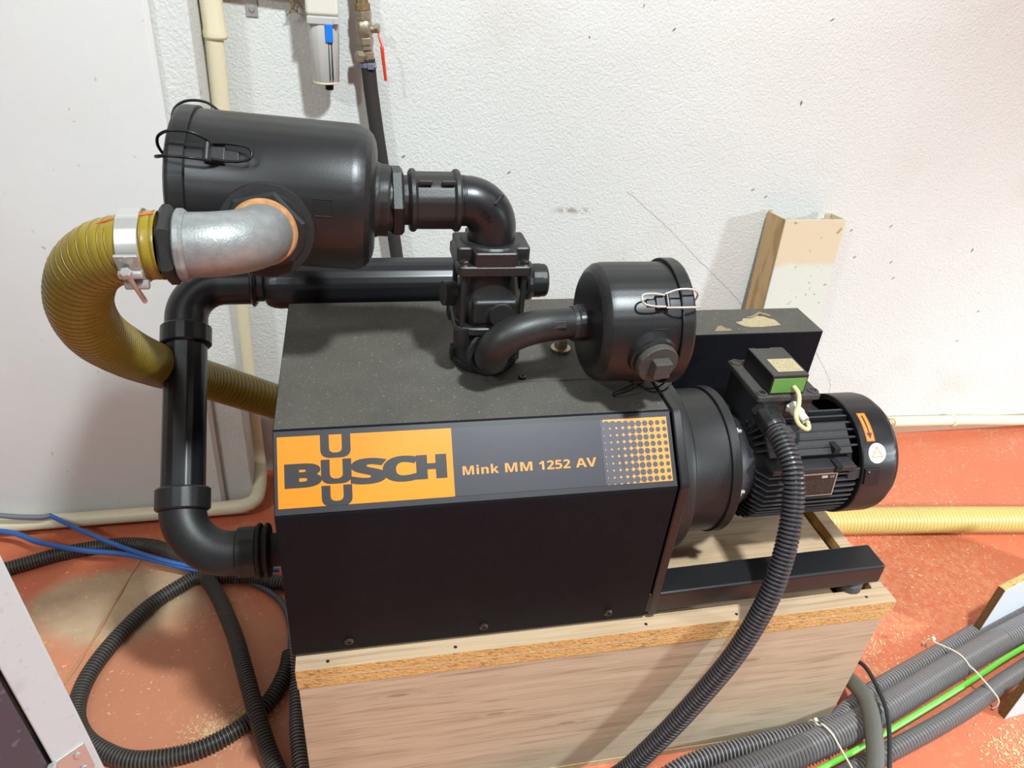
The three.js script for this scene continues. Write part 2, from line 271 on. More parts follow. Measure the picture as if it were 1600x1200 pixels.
// ------------------------------------------------------------------ the room
{
  const x0 = -2.4, x1 = 6.2, z1 = 6.0, T = 0.15;
  struct('floor', new THREE.BoxGeometry(x1 - x0 + 2 * T, T, z1 - WALL + 2 * T).translate((x0 + x1) / 2, FLOOR - T / 2, (WALL + z1) / 2), M.floor);
  struct('ceiling', new THREE.BoxGeometry(x1 - x0 + 2 * T, T, z1 - WALL + 2 * T).translate((x0 + x1) / 2, CEIL + T / 2, (WALL + z1) / 2), M.ceiling);
  struct('wall_back', new THREE.BoxGeometry(x1 - x0 + 2 * T, CEIL - FLOOR, T).translate((x0 + x1) / 2, (CEIL + FLOOR) / 2, WALL - T / 2), M.plaster);
  struct('wall_front', new THREE.BoxGeometry(x1 - x0 + 2 * T, CEIL - FLOOR, T).translate((x0 + x1) / 2, (CEIL + FLOOR) / 2, z1 + T / 2), M.roomWall);
  struct('wall_right', new THREE.BoxGeometry(T, CEIL - FLOOR, z1 - WALL).translate(x1 + T / 2, (CEIL + FLOOR) / 2, (WALL + z1) / 2), M.roomWall);
  // the wall left of the corner stands 18 cm proud of the back wall: a rough pier with a smooth lining in front of it
  struct('wall_left', new THREE.BoxGeometry(T, CEIL - FLOOR, z1 - WALL).translate(x0 - T / 2, (CEIL + FLOOR) / 2, (WALL + z1) / 2), M.roomWall);
  const pier = (xt, xb, zf) => { const pts = [[x0, FLOOR], [xb, FLOOR], [xt, CEIL], [x0, CEIL]]; return poly(pts, zf - WALL, 0.004).translate(0, 0, WALL); };
  struct('trim_1', pier(-0.150, -0.186, -0.872), M.plaster);
  struct('trim_2', poly([[x0, FLOOR + 0.012], [-0.262, FLOOR + 0.012], [-0.206, CEIL], [x0, CEIL]], 0.03, 0.009).translate(0, 0, -0.878), M.smoothWall);
  struct('baseboard_left', poly([[x0, FLOOR], [-0.2, FLOOR], [-0.21, FLOOR + 0.016], [-0.5, FLOOR + 0.024], [-0.8, FLOOR + 0.014], [x0, FLOOR + 0.02]], 0.05, 0.006).translate(0, 0, -0.885), M.cement);
  struct('baseboard_back', new THREE.BoxGeometry(3, 0.05, 0.012).translate(3.0, FLOOR + 0.022, WALL + 0.006), std({ color: 0xb99d86, roughness: 0.85 }));
  // a filled joint in the floor
  const jp = [[-0.455, FLOOR, -0.71], [-0.478, FLOOR, -0.6], [-0.497, FLOOR, -0.5], [-0.515, FLOOR, -0.42], [-0.538, FLOOR, -0.33]];
  struct('trim_3', sweep(curve(jp), (s) => 0.0035 + 0.0012 * Math.sin(s * 60), 0.01, 8), std({ color: 0xb98e66, roughness: 0.9 }));
}
{   // unseen panel, added to keep the work lamp off the upper wall
  const g = new THREE.BoxGeometry(4.2, CEIL - 1.33, 0.14); g.rotateY(Math.atan2(0.85, 0.52)); g.translate(4.18, (CEIL + 1.33) / 2, 1.72); struct('added_blocker_4', g, M.roomWall);
}
// lamps: a glowing face in a housing and an area light of the same size just in front of it
LAMPS.forEach(([name, p, t, w, h, c, I], i) => {
  const o = thing(name, ['square ceiling lamp hanging in front of the pump', 'square ceiling lamp hanging to the left of the pump', 'square work lamp aimed at the pump from the right'][i], 'lamp', p);
  o.lookAt(...t);
  mesh('housing', box(-w / 2 - 0.02, w / 2 + 0.02, -h / 2 - 0.02, h / 2 + 0.02, -0.06, -0.004, 0.006), M.black, o);
  mesh('diffuser', new THREE.PlaneGeometry(w, h), std({ color: 0xffffff, emissive: RGB(c), emissiveIntensity: 3 }), o);
  if (i === 2) mesh('stand', cyl(0.018, [0, -h / 2, -0.03], [0, -1, 0], 0, 0.2), M.black, o); else mesh('hanger', cyl(0.008, [0, 0, -0.05], [0, 0.3, -1], 0, 0.1), M.black, o);
  const l = new THREE.RectAreaLight(RGB(c), I, w, h); l.position.set(...p); l.lookAt(...t); l.translateZ(-0.0); l.position.add(A(t).sub(A(p)).normalize().multiplyScalar(0.004)); scene.add(l);
});
PANELS.forEach(([x, z]) => {
  const o = thing('ceiling_panel', 'flat white light panel in the ceiling outside the picture', 'lamp', [x, CEIL, z], 'ceiling panels');
  mesh('frame', box(-0.62, 0.62, -0.03, 0, -0.32, 0.32, 0.004), M.white, o);
  mesh('diffuser', new THREE.PlaneGeometry(1.2, 0.6).rotateX(Math.PI / 2).translate(0, -0.031, 0), std({ color: 0xffffff, emissive: RGB(PANEL_C), emissiveIntensity: 2 }), o);
  const l = new THREE.RectAreaLight(RGB(PANEL_C), PANEL_I, 1.2, 0.6); l.position.set(x, CEIL - 0.035, z); l.lookAt(x, -5, z); scene.add(l);
});

// ------------------------------------------------------------------ wooden crate that carries the pump
{
  const o = thing('wooden_crate', 'long wooden crate of wood-print boards with raw chipboard edges carrying the black pump', 'crate', [0, FLOOR, 0.0]);
  const H = -0.004 - FLOOR, X0 = 0.004, X1 = 1.133, ZF = 0.0235, ZB = -0.505;
  // deck boards: wood print on top, chipboard at the cut edges
  const board = (name, pts, y0, y1, lam = M.deckLam, edge = M.chip) => {   // pts in x,z ; body in chipboard, a thin laminate skin on top
    const g = poly(pts.map(([x, z]) => [x, -z]), y1 - y0 - 0.0012, 0.0006); g.rotateX(-Math.PI / 2); g.translate(0, y0, 0);
    const b = mesh(name, g, edge, o); const s = poly(pts.map(([x, z]) => [x, -z]), 0.0012, 0.0003); s.rotateX(-Math.PI / 2); s.translate(0, y1 - 0.0012, 0); mesh('laminate', s, lam, b); return b;
  };
  board('deck_board', [[X0, -0.032], [1.018, -0.032], [1.018, -0.066], [1.078, -0.066], [1.078, ZB], [X0, ZB]], H - 0.0235, H);
  board('front_batten', [[X0, ZF + 0.002], [X1 + 0.003, ZF + 0.002], [X1 + 0.003, -0.0105], [1.018, -0.0105], [1.018, -0.0315], [X0, -0.0315]], H - 0.0235, H);
  board('side_batten', [[X1 - 0.028, -0.0115], [X1 + 0.001, -0.0115], [X1 + 0.001, ZB], [X1 - 0.028, ZB]], H - 0.0235, H);
  mesh('rim_strip', [box(X0, X1 - 0.004, H - 0.0505, H - 0.0268, -0.016, ZF + 0.0005, 0.0006, 1), box(X1 - 0.02, X1 - 0.004, H - 0.0505, H - 0.0236, ZB, -0.017, 0.0006, 1)], M.chip, o);
  mesh('laminate_line', box(X0, X1 - 0.002, H - 0.0270, H - 0.0233, -0.02, ZF + 0.0012, 0.0004, 1), M.cream, o);
  mesh('front_panel', box(X0 + 0.002, X1 - 0.008, 0.016, H - 0.0507, 0.004, ZF - 0.0006, 0.0008, 1), M.laminate, o);
  mesh('base_board', box(X0 + 0.002, X1 - 0.006, 0, 0.0165, ZB, ZF + 0.0005, 0.0008, 1), M.chipPale, o);
  mesh('side_panel', box(X1 - 0.026, X1 - 0.008, 0.0165, H - 0.0507, ZB, 0.0035, 0.0008, 1), M.laminate, o);
  mesh('side_panel', box(X0 + 0.002, X0 + 0.02, 0.0165, H - 0.019, ZB, -0.0185, 0.0008, 1), M.laminate, o);
  mesh('back_panel', box(X0 + 0.021, X1 - 0.027, 0.0165, H - 0.019, ZB, ZB + 0.018, 0.0008, 1), M.laminate, o);
  for (const [x, z] of [[0.056, 0.013], [0.27, 0.014], [0.62, 0.012], [0.80, 0.013], [1.08, 0.008], [1.124, -0.10], [1.125, -0.26]]) mesh('screw', cyl(0.0032, [x, H, z], [0, 1, 0], -0.004, 0.0006, 0.0006, 12), M.screw, o);
}
// ------------------------------------------------------------------ the pump: hood, end casting, rails
const lblCanvas = () => {
  const W = 2048, Hh = 350, c = document.createElement('canvas'); c.width = W; c.height = Hh; const g = c.getContext('2d');
  const X = (x) => (x - 0.006) / 0.606 * W, Y = (v) => (0.115 - v) / 0.1035 * Hh;
  g.fillStyle = '#34343a'; g.fillRect(0, 0, W, Hh);
  g.fillStyle = '#e88300'; g.fillRect(0, 0, X(0.261), Hh);
  const dk = '#2e2c2d'; g.fillStyle = dk; g.strokeStyle = dk;
  const fit = (ch, x0, x1, v0, v1, font = 'bold 200px sans-serif', wide = 1) => {
    g.save(); g.font = font; const m = g.measureText(ch), l = m.actualBoundingBoxLeft ?? 0, r = m.actualBoundingBoxRight ?? m.width, a = m.actualBoundingBoxAscent ?? 146, d = m.actualBoundingBoxDescent ?? 0;
    const sx = (X(x1) - X(x0)) / (l + r), sy = (Y(v0) - Y(v1)) / (a + d);
    g.translate(X(x0) + l * sx, Y(v0) - d * sy); g.scale(sx, sy); g.fillText(ch, 0, 0); if (wide > 1) { g.lineWidth = wide; g.strokeText(ch, 0, 0); } g.restore();
  };
  fit('B', 0.0187, 0.0645, 0.0415, 0.0735, undefined, 15);
  fit('S', 0.1125, 0.158, 0.0405, 0.0755, undefined, 15); fit('C', 0.1585, 0.2055, 0.0405, 0.0758, undefined, 15); fit('H', 0.208, 0.2485, 0.042, 0.075, undefined, 15);
  const U = (v0, v1) => {                      // one heavy U, its bowl at v0, its legs up to v1
    const w = (X(0.1105) - X(0.0668)), x0 = X(0.0668), leg = w * 0.29, yb = Y(v0), yt = Y(v1), R = w * 0.36;
    g.beginPath(); g.moveTo(x0, yt); g.lineTo(x0 + leg, yt); g.lineTo(x0 + leg, yb - R * 0.95); g.quadraticCurveTo(x0 + leg, yb - 26, x0 + w / 2, yb - 26); g.quadraticCurveTo(x0 + w - leg, yb - 26, x0 + w - leg, yb - R * 0.95);
    g.lineTo(x0 + w - leg, yt); g.lineTo(x0 + w, yt); g.lineTo(x0 + w, yb - R * 0.8); g.quadraticCurveTo(x0 + w, yb, x0 + w - R, yb); g.lineTo(x0 + R, yb); g.quadraticCurveTo(x0, yb, x0, yb - R * 0.8); g.closePath(); g.fill();
  };
  U(0.0805, 0.116); U(0.0425, 0.0785); U(0.010, 0.0405);
  g.fillStyle = '#dd8d42';
  const word = (t, x0, x1) => fit(t, x0, x1, 0.0425, 0.0565, 'bold 200px sans-serif', 1);
  g.strokeStyle = '#dd8d42'; word('Mink', 0.2748, 0.3305); word('MM', 0.3405, 0.3835); word('1252', 0.394, 0.4445); word('AV', 0.4535, 0.4875);
  const dots = g; dots.fillStyle = '#dc913f'; dots.fillRect(X(0.5035), 0, W - X(0.5035), Hh); dots.fillStyle = '#4c4b52';
  const n = 10, px = (W - X(0.5035)) / n, py = Hh / 9.3;
  g.fillRect(X(0.5), 0, px * 0.2, Hh);
  for (let i = 0; i < n; i++) for (let j = 0; j < 9; j++) { const r = px * (0.62 - 0.031 * i); g.beginPath(); g.arc(X(0.5035) + px * (i + 0.52), Hh - py * (j + 0.5), r, 0, 7); g.fill(); }
  // scratches
  g.strokeStyle = '#2a282b'; g.lineWidth = 3; g.beginPath(); g.moveTo(X(0.523), Y(0.072)); g.lineTo(X(0.529), Y(0.055)); g.lineTo(X(0.533), Y(0.034)); g.stroke(); g.beginPath(); g.moveTo(X(0.581), Y(0.107)); g.lineTo(X(0.5855), Y(0.1)); g.stroke();
  const t = new THREE.CanvasTexture(c); t.colorSpace = THREE.SRGBColorSpace; t.anisotropy = 8; return t;
};
const fillet = (pts, r, n = 4) => { const out = []; const k = pts.length; for (let i = 0; i < k; i++) { const p = new THREE.Vector2(...pts[i]), a = new THREE.Vector2(...pts[(i + k - 1) % k]).sub(p).normalize().multiplyScalar(r).add(p), b = new THREE.Vector2(...pts[(i + 1) % k]).sub(p).normalize().multiplyScalar(r).add(p); for (let j = 0; j <= n; j++) { const t = j / n; out.push([(1 - t) ** 2 * a.x + 2 * t * (1 - t) * p.x + t * t * b.x, (1 - t) ** 2 * a.y + 2 * t * (1 - t) * p.y + t * t * b.y]); } } return out; };
const HT = 0.405, HB = 0.3134, BZ = -0.086, HW = -0.494, HL = 0.62;
{
  const o = thing('vacuum_pump', 'black box-shaped vacuum pump with an orange and grey label strip standing on the wooden crate', 'pump');
  const prof = (d) => fillet([[-d, 0.002], [-d, HB + d * 0.4], [-BZ - d * 0.4, HT - 0.0015 + d], [-HW + d, HT - 0.0015 + d], [-HW + d, 0.002]], 0.005);
  const shellG = toCreasedNormals(poly(prof(0), HL, 0.0008), 0.45); shellG.rotateY(Math.PI / 2);
  const shell = mesh('hood', shellG, M.hood, o);
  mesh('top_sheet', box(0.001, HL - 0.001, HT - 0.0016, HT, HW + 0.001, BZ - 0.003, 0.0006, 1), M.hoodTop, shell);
  { const n2 = V(0, -BZ, HT - HB).normalize(), u2 = V(0, HT - HB, BZ).normalize(), g = box(-HL / 2 + 0.001, HL / 2 - 0.001, -0.0605, 0.0605, -0.001, 0.0004, 0.0002, 1); g.applyMatrix4(new THREE.Matrix4().makeBasis(V(1, 0, 0), u2, n2).setPosition(HL / 2, (HT + HB) / 2, BZ / 2)); mesh('sloping_sheet', g, M.hoodSheen, shell); }
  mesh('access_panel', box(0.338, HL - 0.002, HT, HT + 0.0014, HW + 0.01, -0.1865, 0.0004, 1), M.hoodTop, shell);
  for (const [x, z] of [[0.092, 0], [0.320, 0], [0.547, 0]]) { const s = mesh('screw', lathe([[0, -0.001], [0.0078, -0.001], [0.0078, 0.0012], [0.0055, 0.0034], [0.003, 0.0036], [0.0028, 0.0012], [0, 0.0012]], [x, 0.0245, z], [0, 0, 1], 20), M.screw, shell); s.userData.label = 'small steel button screw'; }
  for (const [x, z] of [[0.3975, -0.198], [0.585, -0.2]]) mesh('screw', lathe([[0, -0.001], [0.0075, -0.001], [0.0075, 0.0012], [0.005, 0.0034], [0.003, 0.0036], [0.0028, 0.0012], [0, 0.0012]], [x, HT + 0.0014, z], [0, 1, 0], 20), M.screw, shell);
  // label strip, flat print on the sloping face
  const up = V(0, HT - HB, BZ).normalize(), nn = V(0, -BZ, HT - HB).normalize();
  const lg = new THREE.BoxGeometry(0.606, 0.1035, 0.0006); const lm = new THREE.Matrix4().makeBasis(V(1, 0, 0), up, nn);
  const uvA = lg.attributes.uv; for (let i = 0; i < uvA.count; i++) if (i < 16 || i > 19) uvA.setXY(i, 0.4, 0.02);
  lg.applyMatrix4(lm.setPosition(V(0.309, HB, 0).addScaledVector(up, 0.06325).addScaledVector(nn, 0.0009)));
  const lab = mesh('label_strip', lg, std({ map: lblCanvas(), roughness: 0.4 }), o, true); lab.userData.label = 'orange and grey printed label strip';
  // end frame behind the hood and the bell housing that carries the motor
  mesh('hood_core', box(HL - 0.03, HL + 0.006, 0.004, HT - 0.006, HW + 0.01, -0.09, 0.001, 1), M.dark, o);
  const ef = toCreasedNormals(poly(prof(0.0008), 0.016, 0.002), 0.45); ef.rotateY(Math.PI / 2); ef.translate(HL + 0.005, 0, 0); mesh('end_frame', ef, M.black, o);
  const MX = 0.0, MY = 0.195, MZ = -0.208;
  mesh('bell_housing', [lathe([[0, 0.636], [0.168, 0.636], [0.171, 0.642], [0.172, 0.676], [0.169, 0.686], [0.162, 0.6915], [0.150, 0.694], [0.1405, 0.700], [0.1385, 0.706], [0.1385, 0.766], [0, 0.766]], [MX, MY, MZ], [1, 0, 0], 96, 0.35)], M.castBlack, o);
  mesh('flange_ring', lathe([[0.1, 0.7665], [0.1365, 0.7665], [0.1365, 0.7695], [0.1415, 0.7705], [0.1425, 0.772], [0.1425, 0.787], [0.1405, 0.789], [0.118, 0.790], [0.1, 0.790]], [MX, MY, MZ], [1, 0, 0], 96, 0.35), M.castBlack, o);
  for (const a of [1.05, 2.62, 4.19, 5.76, 0.16]) { const y = MY + Math.sin(a) * 0.128, z = MZ + Math.cos(a) * 0.128; mesh('bolt', [hex(0.013, [0, y, z], [1, 0, 0], 0.7895, 0.797), cyl(0.0035, [0, y, z], [1, 0, 0], 0.796, 0.803, 0.0006, 12)], M.wireBright, o); }
  // rails of square tube on rubber feet
  const rail = (z, turn) => {
    const g = box(0.0, 0.502, 0, 0.0475, -0.03, 0.03, 0.006, 4), r = mesh('frame_rail', g, M.black, o); r.position.set(0.602, 0.009, z); r.rotation.z = turn; r.castShadow = true;
    mesh('rubber_foot', lathe([[0, -0.0365], [0.022, -0.0365], [0.024, -0.03], [0.024, -0.010], [0.02, -0.004], [0.02, 0.0005], [0, 0.0005]], [0.458, 0, 0.006], [0, 1, 0], 28), M.rubberPale, r);
    mesh('rubber_foot', lathe([[0, -0.0125], [0.022, -0.0125], [0.022, 0.0005], [0, 0.0005]], [0.03, 0, 0], [0, 1, 0], 28), M.rubber, r);
  };
  rail(-0.031, 0.028); rail(-0.45, 0.0);
  // small brass lifting fitting under the vent filter
  mesh('fill_plug', [lathe([[0, 0], [0.018, 0], [0.018, 0.006], [0.012, 0.008], [0.012, 0.02], [0, 0.02]], [0.486, HT + 0.0014, -0.285], [0, 1, 0], 28), hex(0.022, [0.486, HT, -0.285], [0, 1, 0], 0.016, 0.03)], M.brass, o);
}
// ------------------------------------------------------------------ electric motor
const MY = 0.19, MZ = -0.205;
{
  const o = thing('electric_motor', 'black ribbed electric motor bolted to the bell housing at the right end of the pump', 'motor');
  mesh('end_shield', lathe([[0, 0.790], [0.104, 0.790], [0.106, 0.796], [0.104, 0.812], [0.094, 0.830], [0.088, 0.840], [0, 0.840]], [0, MY, MZ], [1, 0, 0], 64, 0.4), M.motor, o);
  mesh('motor_body', cyl(0.0875, [0, MY, MZ], [1, 0, 0], 0.836, 1.050, 0.002, 64), M.motor, o);
  const fin = (h, x0 = 0.842, x1 = 1.050) => { const g = poly([[x0 + 0.012, 0], [x1 + 0.004, 0], [x1 - 0.006, h * 0.93], [x1 - 0.012, h], [x0 + 0.014, h], [x0, h * 0.45], [x0, 0]], 0.0042, 0.0012); g.rotateX(Math.PI / 2); return g.translate(0, 0.0021, 0); };
  for (const side of [1, -1]) for (let k = -8; k <= 8; k++) {
    const y = k * 0.0127, ro = Math.sqrt(0.1165 ** 2 - y * y), ri = Math.abs(y) < 0.082 ? Math.sqrt(0.085 ** 2 - y * y) : 0;
    if (k > 5 && side === -1) continue;
    if (side === 1 && k > 3) continue;
    const g = fin(ro - ri + 0.004); if (side < 0) g.rotateX(Math.PI); g.translate(0, MY + y, MZ + side * (ri - 0.004)); mesh('cooling_fin', g, M.motor, o);
  }
  // cast foot pads on the near upper side
  for (let i = 0; i < 6; i++) {                 // fins standing out radially on the near upper side
    const a = 0.80 + i * 0.135, g = fin(0.034); g.translate(0, 0, 0.083); g.rotateX(-a); g.translate(0, MY, MZ); mesh('cooling_fin', g, M.motor, o);
  }
  for (const [y, z, a, h] of [[MY + 0.053, MZ + 0.097, -0.1, 0.012], [MY + 0.079, MZ + 0.076, -1.9, 0.010]]) {
    const g = box(0.858, 1.030, -h / 2, h / 2, -0.045, 0.016, 0.002); g.rotateX(-a * 0.35); g.translate(0, y, z); const p = mesh('foot_pad', g, M.motor, o);
    mesh('pad_notch', box(0.985, 0.998, y - 0.004, y + h / 2 + 0.004, z - 0.004, z + 0.019, 0.0008, 1), M.dark, p);
  }
  const fc = mesh('fan_cover', lathe([[0.110, 1.048], [0.1185, 1.048], [0.1205, 1.050], [0.1205, 1.112], [0.1185, 1.121], [0.113, 1.1265], [0.1115, 1.1265], [0.112, 1.129], [0.109, 1.134], [0.10, 1.136], [0.03, 1.138], [0, 1.138]], [0, MY, MZ], [1, 0, 0], 96, 0.35), M.black, o);
  // direction arrow and round warning sticker, each bent round the cover
  const bent = (x0, x1, a0, a1, r, draw, W, H, shape) => {
    const c = document.createElement('canvas'); c.width = W; c.height = H; draw(c.getContext('2d'), W, H); const t = new THREE.CanvasTexture(c); t.colorSpace = THREE.SRGBColorSpace; t.anisotropy = 8;
    const nx = 24, na = 24, pos = [], uv = [], nor = [], idx = [];
    for (let i = 0; i <= nx; i++) for (let j = 0; j <= na; j++) {
      let u = i / nx, v = j / na, du = u, dv = v;
      if (shape === 'disc') { const A2 = j / na * Math.PI * 2; du = 0.5 + 0.5 * u * Math.cos(A2); dv = 0.5 + 0.5 * u * Math.sin(A2); }
      const x = x0 + (x1 - x0) * du, a = a0 + (a1 - a0) * dv; pos.push(x, MY + r * Math.sin(a), MZ + r * Math.cos(a)); nor.push(0, Math.sin(a), Math.cos(a)); uv.push(du, dv);
    }
    for (let i = 0; i < nx; i++) for (let j = 0; j < na; j++) { const p = i * (na + 1) + j, q = p + na + 1; idx.push(p, q, p + 1, q, q + 1, p + 1); }
    const g = new THREE.BufferGeometry(); g.setAttribute('position', new THREE.Float32BufferAttribute(pos, 3)); g.setAttribute('normal', new THREE.Float32BufferAttribute(nor, 3)); g.setAttribute('uv', new THREE.Float32BufferAttribute(uv, 2)); g.setIndex(idx);
    return [g, std({ map: t, roughness: 0.4, side: THREE.DoubleSide })];
  };
  const [g1, m1] = bent(1.060, 1.078, 0.83, 1.33, 0.1209, (g, W, H) => {
    g.fillStyle = '#d8662a'; g.fillRect(0, 0, W, H); g.fillStyle = '#f08a3c'; g.fillRect(W * .12, H * .03, W * .76, H * .94); g.fillStyle = '#5a3524';
    g.beginPath(); g.moveTo(W * .38, H * .1); g.lineTo(W * .62, H * .1); g.lineTo(W * .6, H * .72); g.lineTo(W * .85, H * .72); g.lineTo(W * .5, H * .93); g.lineTo(W * .15, H * .72); g.lineTo(W * .4, H * .72); g.fill();
  }, 96, 256); mesh('arrow_sticker', g1, m1, fc, true).userData.label = 'orange arrow sticker';
  const [g2, m2] = bent(1.060, 1.097, 0.48, 0.80, 0.1209, (g, W, H) => {
    g.fillStyle = '#f7f2e2'; g.fillRect(0, 0, W, H); g.strokeStyle = '#c8742c'; g.lineWidth = 9; g.beginPath(); g.moveTo(W * .5, H * .2); g.lineTo(W * .8, H * .68); g.lineTo(W * .2, H * .68); g.closePath(); g.stroke();
    g.lineWidth = 5; g.beginPath(); g.moveTo(W * .5, H * .34); g.lineTo(W * .5, H * .54); g.stroke();
    g.strokeStyle = '#8a7a62'; g.lineWidth = 4; for (const y of [.16, .26, .44, .52, .76, .84]) { const w = y < .2 || y > .8 ? .18 : .38; g.beginPath(); g.moveTo(W * (.5 - w), H * y); g.lineTo(W * (.5 + w), H * y); g.stroke(); }
  }, 192, 192, 'disc'); mesh('warning_sticker', g2, m2, fc, true).userData.label = 'round white warning sticker';
  const tabG = box(-0.0165, 0.0165, -0.016, 0.016, -0.004, 0.003, 0.0015); tabG.rotateX(-0.28); tabG.translate(1.068, MY + 0.121 * Math.sin(0.28), MZ + 0.121 * Math.cos(0.28)); mesh('fixing_tab', tabG, M.black, fc);
  mesh('tab_screw', cyl(0.004, [1.061, MY + 0.121 * Math.sin(0.34), MZ + 0.121 * Math.cos(0.34)], [0, 0.33, 0.94], 0, 0.0045, 0.001, 16), M.screw, fc);
  const blk = box(1.020, 1.046, -0.011, 0.011, -0.02, 0.012, 0.002); blk.rotateX(-0.3); blk.translate(0, MY + 0.105 * Math.sin(0.33), MZ + 0.105 * Math.cos(0.33)); mesh('fixing_block', blk, M.motor, o);
  // name plate on the fins
  {
    const c = document.createElement('canvas'); c.width = 256; c.height = 192; const g = c.getContext('2d'); g.fillStyle = '#2b2a2a'; g.fillRect(0, 0, 256, 192); g.strokeStyle = '#a9a59c'; g.lineWidth = 7; g.strokeRect(5, 5, 246, 182);
    g.fillStyle = '#bdb8ad'; g.font = 'bold 26px sans-serif'; g.fillText('CE', 206, 40); g.fillRect(150, 18, 40, 22); const r = rng(3); for (let y = 56; y < 176; y += 13) for (let x = 18; x < 236; x += 9) if (r() > 0.3) { g.globalAlpha = 0.35; g.fillRect(x, y, 5 + r() * 3, 3); } g.globalAlpha = 1;
    const t = new THREE.CanvasTexture(c); t.colorSpace = THREE.SRGBColorSpace; const pg = new THREE.BoxGeometry(0.078, 0.05, 0.0016); const q = pg.attributes.uv; for (let i = 0; i < q.count; i++) if (i < 16 || i > 19) q.setXY(i, 0.01, 0.01);
    pg.rotateX(-0.12); pg.translate(0.955, MY + 0.022, MZ + 0.1165); const np = mesh('name_plate', pg, std({ map: t, roughness: 0.4, metalness: 0.3 }), o, true); np.userData.label = 'dark metal name plate with fine print';
  }
  // terminal box on top
  const tb = mesh('terminal_box', box(0.846, 0.958, MY + 0.082, 0.3455, -0.298, -0.178, 0.004), M.motor, o);
  const lid = mesh('terminal_lid', [box(0.838, 0.966, 0.3455, 0.360, -0.304, -0.172, 0.004, 3), ...[[0.850, -0.292], [0.850, -0.184], [0.954, -0.184], [0.954, -0.292]].map(([x, z]) => lathe(ringP(0.0062, 0.0105, 0, 0.0022, 0.0006), [x, 0.360, z], [0, 1, 0], 24)), ...[0.872, 0.884, 0.896, 0.908].map((x) => box(x, x + 0.002, 0.360, 0.361, -0.182, -0.174, 0.0004, 1))], M.dustyBlack, o);
  for (const [x, z] of [[0.850, -0.292], [0.850, -0.184], [0.954, -0.184], [0.954, -0.292]]) mesh('lid_screw', cyl(0.0056, [x, 0.360, z], [0, 1, 0], -0.001, 0.0016, 0.0006, 20), M.screw, lid);
  mesh('cable_gland', [hex(0.042, [0.858, 0.328, -0.178], [0.02, -0.12, 1], -0.002, 0.016), lathe([[0, 0.01], [0.0215, 0.01], [0.0235, 0.016], [0.0235, 0.046], [0.0205, 0.052], [0, 0.052]], [0.858, 0.328, -0.178], [0.02, -0.2, 1], 32), box(0.851, 0.867, 0.338, 0.3455, -0.158, -0.142, 0.001)], M.black, tb);
  mesh('white_gland', [hex(0.022, [0.912, 0.335, -0.178], [0.25, -0.2, 1], 0, 0.01), lathe([[0, 0.008], [0.0105, 0.008], [0.0115, 0.012], [0.0115, 0.026], [0.009, 0.030], [0.0075, 0.043], [0.004, 0.043], [0.004, 0.03], [0, 0.03]], [0.912, 0.335, -0.178], [0.28, -0.2, 1], 24)], M.gland, tb).userData.label = 'white plastic cable gland';
}
{
  const o = thing('control_module', 'small black module with a green front and paper label on the motor terminal box', 'module', [0.894, 0.3605, -0.228]);
  mesh('case', [poly(fillet([[-0.036, -0.051], [0.036, -0.051], [0.036, 0.051], [0.01, 0.051], [0.009, 0.048], [-0.02, 0.048], [-0.021, 0.051], [-0.036, 0.051]], 0.0012, 2), 0.040, 0.0008).rotateX(-Math.PI / 2)], M.black, o);
  mesh('lid_top', box(-0.0355, 0.0355, 0.0399, 0.0409, -0.0465, 0.0505, 0.0004, 1), M.dustyBlack, o);
  mesh('front_face', box(-0.033, 0.033, 0.004, 0.0345, 0.0505, 0.0522, 0.0006, 1), M.greenFace, o).userData.label = 'green front face';
  const c = document.createElement('canvas'); c.width = 256; c.height = 200; const g = c.getContext('2d'); g.fillStyle = '#a89a78'; g.fillRect(0, 0, 256, 200); g.fillStyle = '#4e4534'; const r = rng(8);
  for (const y of [26, 62, 98, 132, 164]) for (let x = 22; x < 226; x += 16) if (r() > 0.35) g.fillRect(x, y + r() * 4, 6 + r() * 9, 6);
  const t = new THREE.CanvasTexture(c); t.colorSpace = THREE.SRGBColorSpace; const pg = new THREE.BoxGeometry(0.052, 0.0006, 0.044); const q = pg.attributes.uv; for (let i = 0; i < q.count; i++) if (i < 8 || i > 11) q.setXY(i, 0.02, 0.02); pg.translate(0.006, 0.0411, 0.016);
  mesh('paper_label', pg, std({ map: t, roughness: 0.8 }), o, true).userData.label = 'pale paper label';
  const cb = tube([[0.905, 0.377, -0.176], [0.907, 0.372, -0.160], [0.904, 0.358, -0.146], [0.895, 0.346, -0.134], [0.897, 0.334, -0.122], [0.908, 0.3265, -0.114], [0.918, 0.325, -0.117], [0.924, 0.3275, -0.132]], 0.0043, 0.003, 14);
  tag(mesh('signal_cable', cb, M.beigeCable, scene), 'short beige cable looping from the green front to the white gland', 'cable');
}
